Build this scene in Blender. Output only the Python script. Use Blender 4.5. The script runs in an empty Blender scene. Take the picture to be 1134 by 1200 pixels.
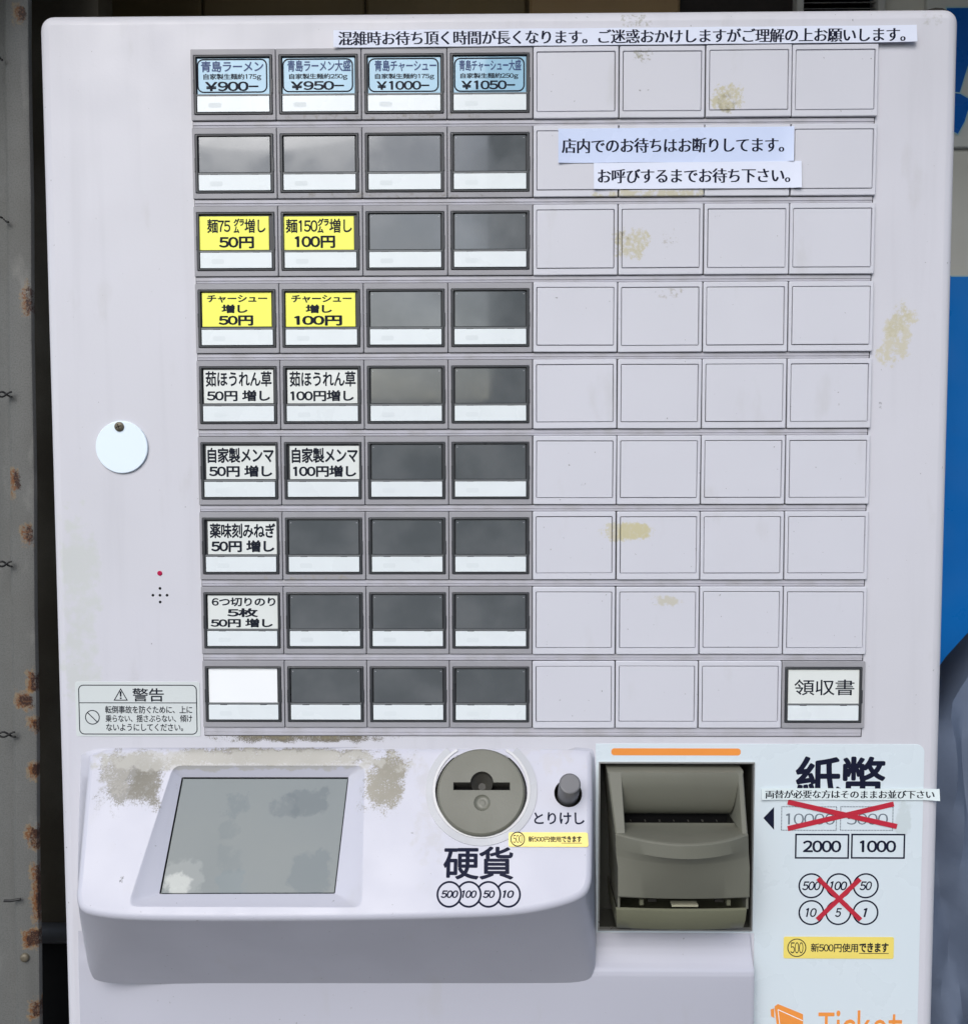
import bpy, math, random
from mathutils import Vector, Matrix
from mathutils.geometry import tessellate_polygon
random.seed(7)
S = bpy.context.scene
COL = S.collection
R = math.radians
# ------------------------------------------------------------------ camera
H0 = 1.30                                   # height of the middle of the button grid
RX = Vector((0.99992146, 0.0123852, -0.00191741))      # camera right, in world axes
RU = Vector((0.00120791, 0.0570414, 0.99837108)).normalized()
RF = Vector((-0.0124744, 0.99829499, -0.05702196))
CAM = Vector((-0.0264081, -0.6683173, H0 - 0.0213251))
FPX = 1090.0
cam = bpy.data.cameras.new('camera'); co = bpy.data.objects.new('camera', cam); COL.objects.link(co)
m = Matrix((RX, RU, -RF)).transposed().to_4x4(); m.translation = CAM; co.matrix_world = m
cam.sensor_fit = 'HORIZONTAL'; cam.sensor_width = 36; cam.lens = 36 * FPX / 1134
cam.clip_start = .01; cam.clip_end = 500
S.camera = co
# ------------------------------------------------------------------ world, sun, exposure
SUN_EL, SUN_ROT = R(40), R(196)
w = bpy.data.worlds.new('World'); S.world = w; w.use_nodes = True
nt = w.node_tree; bg = nt.nodes['Background']
sky = nt.nodes.new('ShaderNodeTexSky'); sky.sky_type = 'NISHITA'; sky.sun_disc = False
sky.sun_elevation = SUN_EL; sky.sun_rotation = SUN_ROT; sky.dust_density = 1.4; sky.air_density = 1.0; sky.ozone_density = 1
nt.links.new(sky.outputs[0], bg.inputs[0]); bg.inputs[1].default_value = 0.12
sl = bpy.data.lights.new('sun', 'SUN'); sl.energy = 1.4; sl.angle = R(45); sl.color = (1, .98, .955)
so = bpy.data.objects.new('sun', sl); COL.objects.link(so)
sd = Vector((math.sin(SUN_ROT) * math.cos(SUN_EL), math.cos(SUN_ROT) * math.cos(SUN_EL), math.sin(SUN_EL)))
so.rotation_euler = sd.to_track_quat('Z', 'Y').to_euler(); so.location = (0, -3, 4)
S.view_settings.view_transform = 'Standard'; S.view_settings.look = 'None'
S.view_settings.gamma = 1; S.view_settings.use_curve_mapping = False
S.view_settings.exposure = 0.78
# ------------------------------------------------------------------ measuring helpers
def ray(px, py):
    return RX * ((px - 567) / FPX) - RU * ((py - 600) / FPX) + RF
def P(px, py, d=0.0):
    """point seen at photo pixel px,py standing d mm in front of the machine's front face"""
    r = ray(px, py); t = (-d / 1000 - CAM.y) / r.y
    return CAM + r * t
class Plane:
    """a real surface: origin, right, up, outward normal"""
    def __init__(s, o, u, v):
        s.o, s.u, s.v = Vector(o), Vector(u).normalized(), Vector(v).normalized(); s.n = s.u.cross(s.v).normalized()
        if s.n.y > 0: s.n = -s.n
    def uv(s, px, py, lift=0.0):
        r = ray(px, py); o = s.o + s.n * lift
        t = (o - CAM).dot(s.n) / r.dot(s.n); p = CAM + r * t - s.o
        return (p.dot(s.u), p.dot(s.v))
    def w(s, u, v, n=0.0): return s.o + s.u * u + s.v * v + s.n * n
    def box(s, x0, y0, x1, y1, lift=0.0):
        a = [s.uv(x, y, lift) for x, y in ((x0, y0), (x1, y0), (x1, y1), (x0, y1))]
        return ((a[0][0] + a[3][0]) / 2, (a[2][1] + a[3][1]) / 2, (a[1][0] + a[2][0]) / 2, (a[0][1] + a[1][1]) / 2)
FACE = Plane((0, 0, H0), (1, 0, 0), (0, 0, 1))
z878 = P(400, 877).z
SLOPE = .8
TOP = Plane((0, 0, z878), (1, 0, 0), (0, SLOPE, 1))          # the slanting console top
# ------------------------------------------------------------------ materials
MAT = {}
def lin(c): return tuple(((x / 255) / 12.92 if x / 255 <= .04045 else ((x / 255 + .055) / 1.055) ** 2.4) for x in c)
def patch_group():
    g = bpy.data.node_groups.new('stain_glare_patch', 'ShaderNodeTree'); I = g.interface
    for n, t in (('Center', 'NodeSocketVector'), ('Half', 'NodeSocketVector'), ('Scale', 'NodeSocketFloat'), ('Cover', 'NodeSocketFloat'), ('Tilt', 'NodeSocketFloat')):
        I.new_socket(n, in_out='INPUT', socket_type=t)
    I.new_socket('Mask', in_out='OUTPUT', socket_type='NodeSocketFloat')
    N, L = g.nodes, g.links
    gi, go = N.new('NodeGroupInput'), N.new('NodeGroupOutput'); geo = N.new('ShaderNodeNewGeometry')
    def vm(op, a, b=None):
        n = N.new('ShaderNodeVectorMath'); n.operation = op
        L.new(a, n.inputs[0])
        if b is not None: L.new(b, n.inputs[1])
        return n.outputs[0]
    def mm(op, a, b=None, c=None):
        n = N.new('ShaderNodeMath'); n.operation = op
        for i, x in enumerate((a, b, c)):
            if x is None: continue
            if isinstance(x, (int, float)): n.inputs[i].default_value = x
            else: L.new(x, n.inputs[i])
        return n.outputs[0]
    rel = vm('SUBTRACT', geo.outputs['Position'], gi.outputs['Center'])
    s0 = N.new('ShaderNodeSeparateXYZ'); L.new(rel, s0.inputs[0])
    xs = mm('SUBTRACT', s0.outputs[0], mm('MULTIPLY', s0.outputs[2], gi.outputs['Tilt']))
    hs = N.new('ShaderNodeSeparateXYZ'); L.new(gi.outputs['Half'], hs.inputs[0])
    ax = mm('ABSOLUTE', mm('DIVIDE', xs, hs.outputs[0])); az = mm('ABSOLUTE', mm('DIVIDE', s0.outputs[2], hs.outputs[2]))
    mx = mm('POWER', mm('ADD', mm('POWER', ax, 3.6), mm('POWER', az, 3.6)), 1 / 3.6)
    n1 = N.new('ShaderNodeTexNoise'); n1.inputs['Scale'].default_value = 90; n1.inputs['Detail'].default_value = 5
    L.new(geo.outputs['Position'], n1.inputs['Vector'])
    e = mm('ADD', mx, mm('MULTIPLY', mm('SUBTRACT', n1.outputs[0], .5), 1.25))
    mr = N.new('ShaderNodeMapRange'); mr.interpolation_type = 'SMOOTHSTEP'
    L.new(e, mr.inputs[0]); mr.inputs[1].default_value = .45; mr.inputs[2].default_value = 1.1; mr.inputs[3].default_value = 1; mr.inputs[4].default_value = 0
    n2 = N.new('ShaderNodeTexNoise'); L.new(gi.outputs['Scale'], n2.inputs['Scale']); n2.inputs['Detail'].default_value = 8; n2.inputs['Roughness'].default_value = .7
    L.new(geo.outputs['Position'], n2.inputs['Vector'])
    m2 = N.new('ShaderNodeMapRange'); L.new(n2.outputs[0], m2.inputs[0])
    lo = mm('SUBTRACT', .62, mm('MULTIPLY', gi.outputs['Cover'], .3)); L.new(lo, m2.inputs[1]); L.new(mm('ADD', lo, .14), m2.inputs[2])
    n3 = N.new('ShaderNodeTexNoise'); n3.inputs['Scale'].default_value = 140; n3.inputs['Detail'].default_value = 6; L.new(geo.outputs['Position'], n3.inputs['Vector'])
    k = mm('ADD', n2.outputs[0], mm('MULTIPLY', mm('SUBTRACT', mr.outputs[0], 1), .30))
    k = mm('ADD', k, mm('MULTIPLY', mm('SUBTRACT', n3.outputs[0], .5), .35)); N_in = m2.inputs[0]
    for l_ in list(N_in.links): L.remove(l_)
    L.new(k, N_in)
    L.new(mm('MULTIPLY', mm('MINIMUM', mm('MULTIPLY', mr.outputs[0], 3), 1), m2.outputs[0]), go.inputs[0])
    return g
PG = patch_group()
def mat(name, col, rough=.5, spec=.4, vary=.06, vscale=8, bump=0.0, bscale=300, coat=0, metal=0, alpha=None, patches=(), tint=None, emit=None, streak=0, grain=0, speck=0):
    if name in MAT: return MAT[name]
    M = bpy.data.materials.new(name); M.use_nodes = True; MAT[name] = M
    N, L = M.node_tree.nodes, M.node_tree.links; b = N['Principled BSDF']
    b.inputs['Roughness'].default_value = rough; b.inputs['Metallic'].default_value = metal
    b.inputs['Specular IOR Level'].default_value = spec; b.inputs['Coat Weight'].default_value = coat; b.inputs['Coat Roughness'].default_value = .03
    geo = N.new('ShaderNodeNewGeometry')
    def noise(sc, det=4, stretch=None):
        n = N.new('ShaderNodeTexNoise'); n.inputs['Scale'].default_value = sc; n.inputs['Detail'].default_value = det
        if stretch:
            v = N.new('ShaderNodeVectorMath'); v.operation = 'MULTIPLY'; v.inputs[1].default_value = stretch
            L.new(geo.outputs['Position'], v.inputs[0]); L.new(v.outputs[0], n.inputs['Vector'])
        else: L.new(geo.outputs['Position'], n.inputs['Vector'])
        return n.outputs[0]
    def mix(fac, a, c, blend='MIX'):
        n = N.new('ShaderNodeMix'); n.data_type = 'RGBA'; n.blend_type = blend
        if isinstance(fac, float): n.inputs[0].default_value = fac
        else: L.new(fac, n.inputs[0])
        for i, x in ((6, a), (7, c)):
            if isinstance(x, tuple): n.inputs[i].default_value = (*x, 1)
            else: L.new(x, n.inputs[i])
        return n.outputs[2]
    def ramp(src, lo, hi, a=0, c=1):
        n = N.new('ShaderNodeMapRange'); n.interpolation_type = 'SMOOTHSTEP'; L.new(src, n.inputs[0])
        for i, x in enumerate((lo, hi, a, c)): n.inputs[i + 1].default_value = x
        return n.outputs[0]
    col = tuple(col)
    t = tint or tuple(x * .8 for x in col)
    c = mix(ramp(noise(vscale), .35, .75, 0, vary * 5 if tint else vary * 4), col, t)
    if streak: c = mix(ramp(noise(60, 5, (1, 1, .06)), .5, .8, 0, streak), c, tuple(x * .7 for x in col))
    if grain: c = mix(ramp(noise(900, 3), .4, .7, 0, grain), c, tuple(x * .6 for x in col))
    if speck:
        c = mix(ramp(noise(330, 2), .735, .77, 0, speck), c, (.12, .115, .10)); c = mix(ramp(noise(40, 7, (1, 1, .35)), .60, .74, 0, speck * .35), c, (.40, .39, .36))
    for (x0, y0, x1, y1, pc, sc, cover, tilt, d, op) in patches:
        a, z = P(x0, y0, d), P(x1, y1, d)
        g = N.new('ShaderNodeGroup'); g.node_tree = PG
        g.inputs[0].default_value = (a + z) / 2; g.inputs[1].default_value = (max(abs(z.x - a.x) / 2, .001), 1, max(abs(z.z - a.z) / 2, .001))
        g.inputs[2].default_value = sc; g.inputs[3].default_value = cover; g.inputs[4].default_value = tilt
        k = N.new('ShaderNodeMath'); k.operation = 'MULTIPLY'; L.new(g.outputs[0], k.inputs[0]); k.inputs[1].default_value = op
        c = mix(k.outputs[0], c, pc)
    L.new(c, b.inputs['Base Color'])
    rr = ramp(noise(25, 6), .3, .7, max(rough - .08, .03), min(rough + .1, 1)); L.new(rr, b.inputs['Roughness'])
    if bump:
        bn = N.new('ShaderNodeBump'); bn.inputs['Strength'].default_value = bump; bn.inputs['Distance'].default_value = .0004
        L.new(noise(bscale, 3), bn.inputs['Height']); L.new(bn.outputs[0], b.inputs['Normal'])
    if emit: b.inputs['Emission Color'].default_value = (*emit[:3], 1); b.inputs['Emission Strength'].default_value = emit[3]
    return M
GREEN = lin((120, 118, 80)); BEI = lin((186, 180, 150)); YEL = lin((190, 180, 125)); GRY = lin((110, 104, 88)); OLI = lin((140, 132, 105))
face_patches = [
    (1028, 350, 1074, 436, YEL, 260, .80, .28, 0, .5), (1036, 352, 1070, 400, BEI, 500, .7, .28, 0, .6), (720, 12, 768, 34, GREEN, 420, .45, 0, 0, .6), (734, 54, 768, 76, GREEN, 420, .5, 0, 2, .7),
    (828, 92, 874, 134, BEI, 330, .9, 0, 2, .9), (834, 106, 868, 134, OLI, 220, .6, 0, 2, .6), (714, 262, 764, 308, BEI, 380, .75, 0, 2, .85), (720, 268, 742, 286, OLI, 250, .5, 0, 2, .6),
    (770, 258, 800, 296, OLI, 320, .25, 0, 2, .5), (700, 610, 768, 637, YEL, 420, .95, 0, 2, .5), (722, 612, 764, 634, YEL, 200, 1.1, 0, 2, .5), (752, 694, 806, 712, BEI, 150, .7, 0, 2, .6),
    (680, 221, 840, 236, BEI, 200, .9, 0, 2, .8), (766, 335, 802, 352, OLI, 300, .35, .6, 2, .5), (240, 853, 478, 872, GRY, 1100, 1.0, 0, 0, .95), (250, 856, 440, 868, OLI, 400, .6, 0, 0, .6),
    (60, 560, 130, 900, lin((190, 196, 185)), 22, .75, 0, 0, .45), (1066, 12, 1112, 34, lin((150, 148, 132)), 200, .5, 0, 0, .35),
    (830, 242, 848, 272, (.04, .04, .04), 420, .15, .8, 2, .9), (672, 560, 690, 572, (.05, .05, .05), 500, .25, 0, 2, .9),
    (1028, 470, 1034, 480, (.1, .1, .1), 400, .8, 0, 0, .7)]
con_patches = [
    (112, 880, 202, 942, lin((118, 116, 108)), 800, 1.08, -.15, 12, .95), (114, 882, 160, 930, lin((150, 147, 138)), 500, 1.0, 0, 12, .6), (150, 890, 200, 936, lin((100, 96, 82)), 600, .95, 0, 12, .8), (170, 876, 480, 897, lin((122, 118, 104)), 900, 1.12, 0, 3, .9),
    (424, 882, 478, 950, lin((122, 117, 98)), 900, 1.12, .2, 14, .9), (104, 878, 482, 902, lin((168, 166, 158)), 120, 1.3, 0, 3, .7),
    (480, 876, 535, 990, lin((170, 168, 165)), 60, .7, 0, 12, .35), (145, 1020, 151, 1031, (.05, .05, .05), 900, .5, 0, 50, .9), (586, 868, 700, 910, lin((180, 176, 172)), 70, .6, 0, 3, .3)]
PLA = (0.602, 0.600, 0.645)
M_body = mat('lavender_white_plastic', PLA, .38, .4, .05, 5, .12, 500, patches=face_patches, tint=(.53, .53, .53), streak=.22, speck=.6)
M_blank = mat('blank_plate_plastic', (.595, .598, .645), .42, .4, .04, 6, .1, 500, patches=face_patches, tint=(.54, .54, .57), speck=.6)
M_con = mat('console_plastic', (.475, .478, .535), .36, .45, .03, 9, .1, 600, patches=con_patches, tint=(.44, .44, .49), speck=.5)
M_bezel = mat('grey_bezel_plastic', (.325, .322, .34), .45, .35, .08, 40, .15, 600, patches=[(300, 670, 440, 690, OLI, 300, .5, 0, 2, .5), (230, 120, 620, 146, GRY, 260, .35, 0, 2, .5), (230, 220, 620, 240, GRY, 260, .35, 0, 2, .5)])
M_strip = mat('row_strip_plastic', (.46, .455, .50), .5, .3, .10, 60, .2, 500, tint=(.33, .32, .31), streak=.2)
M_seam = mat('seam_dark', (.05, .048, .05), .7, .2)
M_frame = mat('charcoal_frame', (.045, .048, .052), .35, .4)
M_win = mat('dark_window', (.088, .098, .103), .09, .8, .22, 22, coat=.4, tint=(.13, .14, .145))
M_white = mat('milky_white_strip', (.74, .79, .80), .3, .4, .04, 60, coat=.3)
M_yel = mat('yellow_card', (.93, .93, .10), .35, .35, .02, 20, coat=.4)
M_card = mat('white_card', (.72, .75, .72), .35, .35, .03, 30, coat=.4)
M_bright = mat('bright_white_card', (.88, .90, .90), .4, .35, .01, 30, coat=.4)
M_blue = mat('blue_card', (.27, .49, .64), .3, .4, .06, 40, coat=.5)
M_ink = mat('black_ink', (.014, .017, .026), .6, .1)
M_nav = mat('navy_ink', (.010, .012, .030), .6, .1)
M_bluei = mat('blue_ink', (.03, .06, .17), .5, .3)
M_paper = mat('white_paper', (.72, .76, .88), .55, .3, .02, 25)
M_paper2 = mat('bluish_paper', (.60, .68, .88), .3, .4, .03, 25, coat=.3)
M_sheet = mat('pale_blue_sheet', (.64, .715, .75), .3, .4, .04, 12, tint=(.66, .70, .715), patches=[(1046, 938, 1070, 985, lin((190, 200, 200)), 80, .9, 0, 0, .6)])
M_orange = mat('orange_print', (.85, .30, .06), .4, .4)
M_red = mat('red_tape', (.50, .028, .05), .35, .4, .10, 60)
M_grayink = mat('faded_grey_ink', (.16, .19, .22), .5, .3)
M_khaki = mat('khaki_plastic', (.138, .139, .110), .42, .4, .08, 20, .15, 700, tint=(.115, .113, .09))
M_khakid = mat('dark_khaki_plastic', (.045, .043, .036), .5, .35, .1, 30)
M_khakil = mat('olive_khaki_plastic', (.148, .150, .100), .42, .4, .08, 20, .15, 700)
M_black = mat('black_void', (.006, .006, .006), .8, .1)
M_dpl = mat('dark_green_grey_plastic', (.045, .046, .038), .5, .35, .15, 30)
M_metal = mat('brushed_metal', (.50, .50, .47), .35, .5, .08, 60, metal=.7)
M_btn = mat('grey_push_button', (.12, .12, .125), .35, .45, .06, 50)
M_clear = mat('clear_ring_plastic', (.40, .41, .43), .25, .5, .1, 40)
M_led = mat('red_led', (.35, .01, .06), .2, .5, emit=(1, .02, .12, .06))
M_yst = mat('yellow_sticker', (.86, .70, .16), .4, .4, .03, 40, coat=.3)
M_label = mat('warning_label_film', (.62, .66, .65), .35, .4, .03, 20, coat=.2)
M_plate = mat('round_cover_plastic', (.76, .86, .94), .4, .4, .01, 20)
M_screw = mat('rusty_screw', (.16, .14, .10), .5, .5, .3, 300, metal=.4)
# ------------------------------------------------------------------ mesh helpers
class MB:
    def __init__(s): s.v, s.f, s.mi, s.mats = [], [], [], []
    def m(s, mt):
        if mt not in s.mats: s.mats.append(mt)
        return s.mats.index(mt)
    def add(s, vs, fs, mt):
        k = len(s.v); s.v += [Vector(p) for p in vs]; i = s.m(mt)
        for f in fs: s.f.append([k + a for a in f]); s.mi.append(i)
    def build(s, name, parent=None, origin=None, smooth=None, label=None):
        me = bpy.data.meshes.new(name)
        o0 = Vector(origin) if origin is not None else Vector((0, 0, 0))
        me.from_pydata([tuple(p - o0) for p in s.v], [], s.f)
        for x in s.mats: me.materials.append(x)
        me.polygons.foreach_set('material_index', s.mi)
        if smooth is not None:
            me.polygons.foreach_set('use_smooth', [True] * len(s.f)); me.set_sharp_from_angle(angle=R(smooth))
        me.update()
        return link(name, me, parent, label)
def link(name, me, parent=None, label=None):
    o = bpy.data.objects.new(name, me); COL.objects.link(o)
    if parent is not None: o.parent = parent
    if label: o['label'] = label
    return o
def tag(o, label=None, cat=None, group=None, kind=None):
    for k, v in (('label', label), ('category', cat), ('group', group), ('kind', kind)):
        if v: o[k] = v
    return o
def empty(name, loc):
    o = bpy.data.objects.new(name, None); COL.objects.link(o); o.location = loc; o.empty_display_size = .05
    return o
def bx(mb, c, s, mt, bev=0.0):
    """box centre c, full size s (m) with chamfered edges"""
    c = Vector(c); hx, hy, hz = s[0] / 2, s[1] / 2, s[2] / 2
    if bev <= 0:
        vs = [c + Vector((x * hx, y * hy, z * hz)) for x in (-1, 1) for y in (-1, 1) for z in (-1, 1)]
        fs = [(0, 1, 3, 2), (4, 6, 7, 5), (0, 4, 5, 1), (2, 3, 7, 6), (0, 2, 6, 4), (1, 5, 7, 3)]
        mb.add(vs, fs, mt); return
    rings = []
    b = min(bev, hx, hy, hz)
    for yy, i in ((hy, b), (hy - b, 0), (-hy + b, 0), (-hy, b)):
        rings.append([c + Vector((x, yy, z)) for x, z in ((-hx + i, -hz + (b if i else 0)), (hx - i, -hz + (b if i else 0)), (hx - i, hz - (b if i else 0)), (-hx + i, hz - (b if i else 0)))])
    loft(mb, rings, mt, cap=True)
def loft(mb, rings, mt, cap=False, closed=True):
    n = len(rings[0]); vs = [p for r in rings for p in r]; fs = []
    for k in range(len(rings) - 1):
        for i in range(n if closed else n - 1):
            j = (i + 1) % n
            fs.append((k * n + i, k * n + j, (k + 1) * n + j, (k + 1) * n + i))
    if cap: fs.append(tuple(range(n - 1, -1, -1))); fs.append(tuple((len(rings) - 1) * n + i for i in range(n)))
    mb.add(vs, fs, mt)
def fill(mb, pl, outer, holes, mt, n=0.0):
    """flat sheet on plane pl with holes, uv points"""
    loops = [[Vector((u, v, 0)) for u, v in l] for l in [outer] + list(holes)]
    tri = tessellate_polygon(loops); flat = [p for l in loops for p in l]
    mb.add([pl.w(p.x, p.y, n) for p in flat], [t for t in tri], mt)
def rrect(x0, y0, x1, y1, r, seg=5):
    r = min(r, (x1 - x0) / 2, (y1 - y0) / 2); o = []
    for cx, cy, a in ((x1 - r, y1 - r, 0), (x0 + r, y1 - r, 90), (x0 + r, y0 + r, 180), (x1 - r, y0 + r, 270)):
        for k in range(seg + 1):
            t = R(a + 90 * k / seg); o.append((cx + r * math.cos(t), cy + r * math.sin(t)))
    return o
def circ(cx, cy, r, n=40, ry=None): return [(cx + r * math.cos(2 * math.pi * k / n), cy + (ry or r) * math.sin(2 * math.pi * k / n)) for k in range(n)]
def slab(mb, pl, poly, n0, n1, mt, bev=0.0):
    """solid sheet from n0 to n1 over uv polygon, a small chamfer on the outer edge"""
    rings = [[pl.w(u, v, n0) for u, v in poly]]
    if bev > 0:
        rings.append([pl.w(u, v, n1 - bev) for u, v in poly]); poly = inset(poly, bev)
    rings.append([pl.w(u, v, n1) for u, v in poly]); loft(mb, rings, mt)
    fill(mb, pl, poly, [], mt, n1)
def area(p): return sum(p[i][0] * p[(i + 1) % len(p)][1] - p[(i + 1) % len(p)][0] * p[i][1] for i in range(len(p))) / 2
def inset(poly, d):
    s = 1 if area(poly) > 0 else -1; o = []; n = len(poly)
    for i in range(n):
        a, b, c = poly[i - 1], poly[i], poly[(i + 1) % n]
        e1 = Vector((b[0] - a[0], b[1] - a[1])); e2 = Vector((c[0] - b[0], c[1] - b[1]))
        if e1.length < 1e-9: e1 = e2
        if e2.length < 1e-9: e2 = e1
        e1.normalize(); e2.normalize()
        n1, n2 = Vector((-e1.y, e1.x)), Vector((-e2.y, e2.x)); t = (n1 + n2)
        if t.length < 1e-6: t = n1
        t.normalize(); k = 1 / max(t.dot(n1), .5)
        o.append((b[0] + t.x * d * k * s, b[1] + t.y * d * k * s))
    return o
def ringline(mb, pl, poly, wd, n, mt, closed=True):
    """printed line of width wd along a polygon"""
    if closed:
        a, b = inset(poly, -wd / 2), inset(poly, wd / 2)
    else:
        a, b = [], []
        for i, p in enumerate(poly):
            q0, q1 = poly[max(i - 1, 0)], poly[min(i + 1, len(poly) - 1)]
            t = Vector((q1[0] - q0[0], q1[1] - q0[1])).normalized()
            a.append((p[0] - t.y * wd / 2, p[1] + t.x * wd / 2)); b.append((p[0] + t.y * wd / 2, p[1] - t.x * wd / 2))
    loft(mb, [[pl.w(u, v, n) for u, v in a], [pl.w(u, v, n) for u, v in b]], mt, closed=closed)
def band(mb, pl, p, q, wd, n, mt, thick=0.00015):
    t = Vector((q[0] - p[0], q[1] - p[1])).normalized(); s = Vector((-t.y, t.x)) * wd / 2
    slab(mb, pl, [(p[0] - s.x, p[1] - s.y), (q[0] - s.x, q[1] - s.y), (q[0] + s.x, q[1] + s.y), (p[0] + s.x, p[1] + s.y)], n - thick, n, mt)
_tc = {}
def glyph(ch, off=0.0):
    k = (ch, off)
    if k in _tc: return _tc[k]
    c = bpy.data.curves.new('lettering', 'FONT'); c.body = ch; c.offset = off; c.resolution_u = 3; c.fill_mode = 'FRONT'
    o = bpy.data.objects.new('lettering', c); COL.objects.link(o); bpy.context.view_layer.update()
    me = bpy.data.meshes.new_from_object(o.evaluated_get(bpy.context.evaluated_depsgraph_get()))
    vs = [(v.co.x, v.co.y) for v in me.vertices]; fs = [tuple(p.vertices) for p in me.polygons]
    bpy.data.objects.remove(o); bpy.data.curves.remove(c); bpy.data.meshes.remove(me)
    _tc[k] = (vs, fs); return _tc[k]
def text_mesh(body, off=0.0, shear=0.0):
    """letters set one by one; latin letters and digits take their full-width shapes, closed up"""
    V, F, pen = [], [], 0.0
    em = max(v[0] for v in glyph('\u56fd')[0]) - min(v[0] for v in glyph('\u56fd')[0]); em /= .86
    for ch in body:
        if ch == ' ': pen += .3 * em; continue
        lat = 0x21 <= ord(ch) <= 0x7e
        g = '\uffe5' if ch == '\u00a5' else chr(ord(ch) + 0xfee0) if lat else ch
        vs, fs = glyph(g, off)
        if ch == '1': h_ = glyph('\uff12')[0]; hh = max(v[1] for v in h_); vs = [(.46 * em, 0), (.56 * em, 0), (.56 * em, hh), (.48 * em, hh), (.46 * em, hh * .80), (.34 * em, hh * .80), (.34 * em, hh * .89)]; fs = [(0, 1, 2, 4), (2, 3, 4), (4, 3, 6, 5)]
        x0, x1 = min(v[0] for v in vs), max(v[0] for v in vs)
        if ch.isdigit(): adv = .57 * em; dx = pen + adv / 2 - ((x0 + x1) / 2 if ch != '1' else .48 * em)
        elif lat or ch == '\u00a5': adv = x1 - x0 + .10 * em; dx = pen + .05 * em - x0
        else: adv = em; dx = pen
        k = len(V); V += [(x + dx + shear * y, y) for x, y in vs]; F += [tuple(a + k for a in f) for f in fs]; pen += adv
    return V, F
def text(mb, pl, body, box, n, mt, off=0.0, shear=0.0, mincho=False):
    """lettering fitted into the uv box (u0,v0,u1,v1)"""
    vs, fs = text_mesh(body, min(off, 0), shear)
    x0, x1 = min(v[0] for v in vs), max(v[0] for v in vs); y0, y1 = min(v[1] for v in vs), max(v[1] for v in vs)
    sx, sy = (box[2] - box[0]) / (x1 - x0), (box[3] - box[1]) / (y1 - y0)
    if mincho: reps = [(k * .018 * sx, 0) for k in (-2, -1, 0, 1, 2)]
    elif off > .001: reps = [(0, 0)] + [(off * 1.1 * sx * math.cos(R(a)), off * 1.1 * sy * math.sin(R(a))) for a in range(0, 360, 45)]
    else: reps = [(0, 0)]
    for i, (dx, dy) in enumerate(reps):
        mb.add([pl.w(box[0] + (a - x0) * sx + dx, box[1] + (b - y0) * sy + dy, n + i * .000005) for a, b in vs], fs, mt)
# ================================================================== THE MACHINE
XL, XR = P(57.5, 300, -9).x, P(1111.5, 320, -9).x
ZT = P(560, 21, -5).z + .0038
MO = Vector(((XL + XR) / 2, .20, 0))
machine = empty('ticket_machine', MO)
tag(machine, 'lavender-white meal ticket vending machine with rows of push buttons, coin slot and note slot', 'ticket machine')
def part(mb, name, parent=machine, smooth=None, label=None): return mb.build(name, parent, MO, smooth, label)
# cabinet: front with rounded edges, hole for the note unit, five speaker holes
ZB = .06
bill = FACE.box(701, 893, 882, 1090)
outer = rrect(XL, ZB - H0, XR, ZT - H0, .0105, 6); RR = .0085
mb = MB(); rings = []
rings.append([FACE.w(u, v, -.36) for u, v in outer])
for k in range(6):
    a = R(90 * k / 5); ins = RR * (1 - math.cos(a))
    rings.append([FACE.w(u, v, -RR + RR * math.sin(a)) for u, v in (inset(outer, ins) if ins else outer)])
loft(mb, rings, M_body)
spk = [FACE.uv(x, y) for x, y in ((187.5, 689.6), (179.2, 697.6), (187.5, 697.6), (195.7, 697.6), (187.7, 705.6))]
holes = [[(bill[0], bill[1]), (bill[2], bill[1]), (bill[2], bill[3]), (bill[0], bill[3])]] + [circ(u, v, .00105, 10) for u, v in spk]
fill(mb, FACE, inset(outer, RR), holes, M_body, 0)
for h in holes[1:]: loft(mb, [[FACE.w(u, v, 0) for u, v in h], [FACE.w(u, v, -.003) for u, v in h]], M_black, cap=True)
part(mb, 'cabinet', smooth=35)
# lower bulge under the console and the note unit
lx0, lx1 = P(88, 1150, 6).x, P(882.5, 1150, 6).x
prof = [(1094, 0), (1100, 1), (1110, 3.2), (1120, 6.2), (1129, 9.5), (1135, 12.2), (1139, 13.6), (1144, 14.4), (1150, 14.6)]
pts = [(P(790, y, d).z, -d / 1000) for y, d in prof] + [(ZB + .02, -.0146)]
mb = MB(); xs = [(lx0, 0), (lx0 + .0007, .5), (lx0 + .003, .93), (lx0 + .006, 1), (lx1 - .004, 1), (lx1 - .0015, .9), (lx1, 0)]
xs = [(lx0, 0), (lx0 + .0006, .06), (lx0 + .0016, .10), (P(118, 1150, 8).x, .12), (P(140, 1150, 10).x, .3), (P(175, 1150, 14).x, .75), (P(205, 1150, 14).x, .95), (P(235, 1150, 14).x, 1), (P(500, 1150, 14).x, 1)] + xs[4:]
ptz = []
for (z0_, y0_), (z1_, y1_) in zip(pts[:-1], pts[1:]):
    n_ = 4 if z0_ - z1_ < .1 else 60
    ptz += [(z0_ + (z1_ - z0_) * q / n_, y0_ + (y1_ - y0_) * q / n_) for q in range(n_)]
ptz.append(pts[-1])
loft(mb, [[Vector((x, y * k + (.0004 if k == 0 else -.0003), z)) for z, y in ptz] for i, (x, k) in enumerate(xs)], M_con, closed=False)
part(mb, 'lower_fascia', smooth=35)
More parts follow.
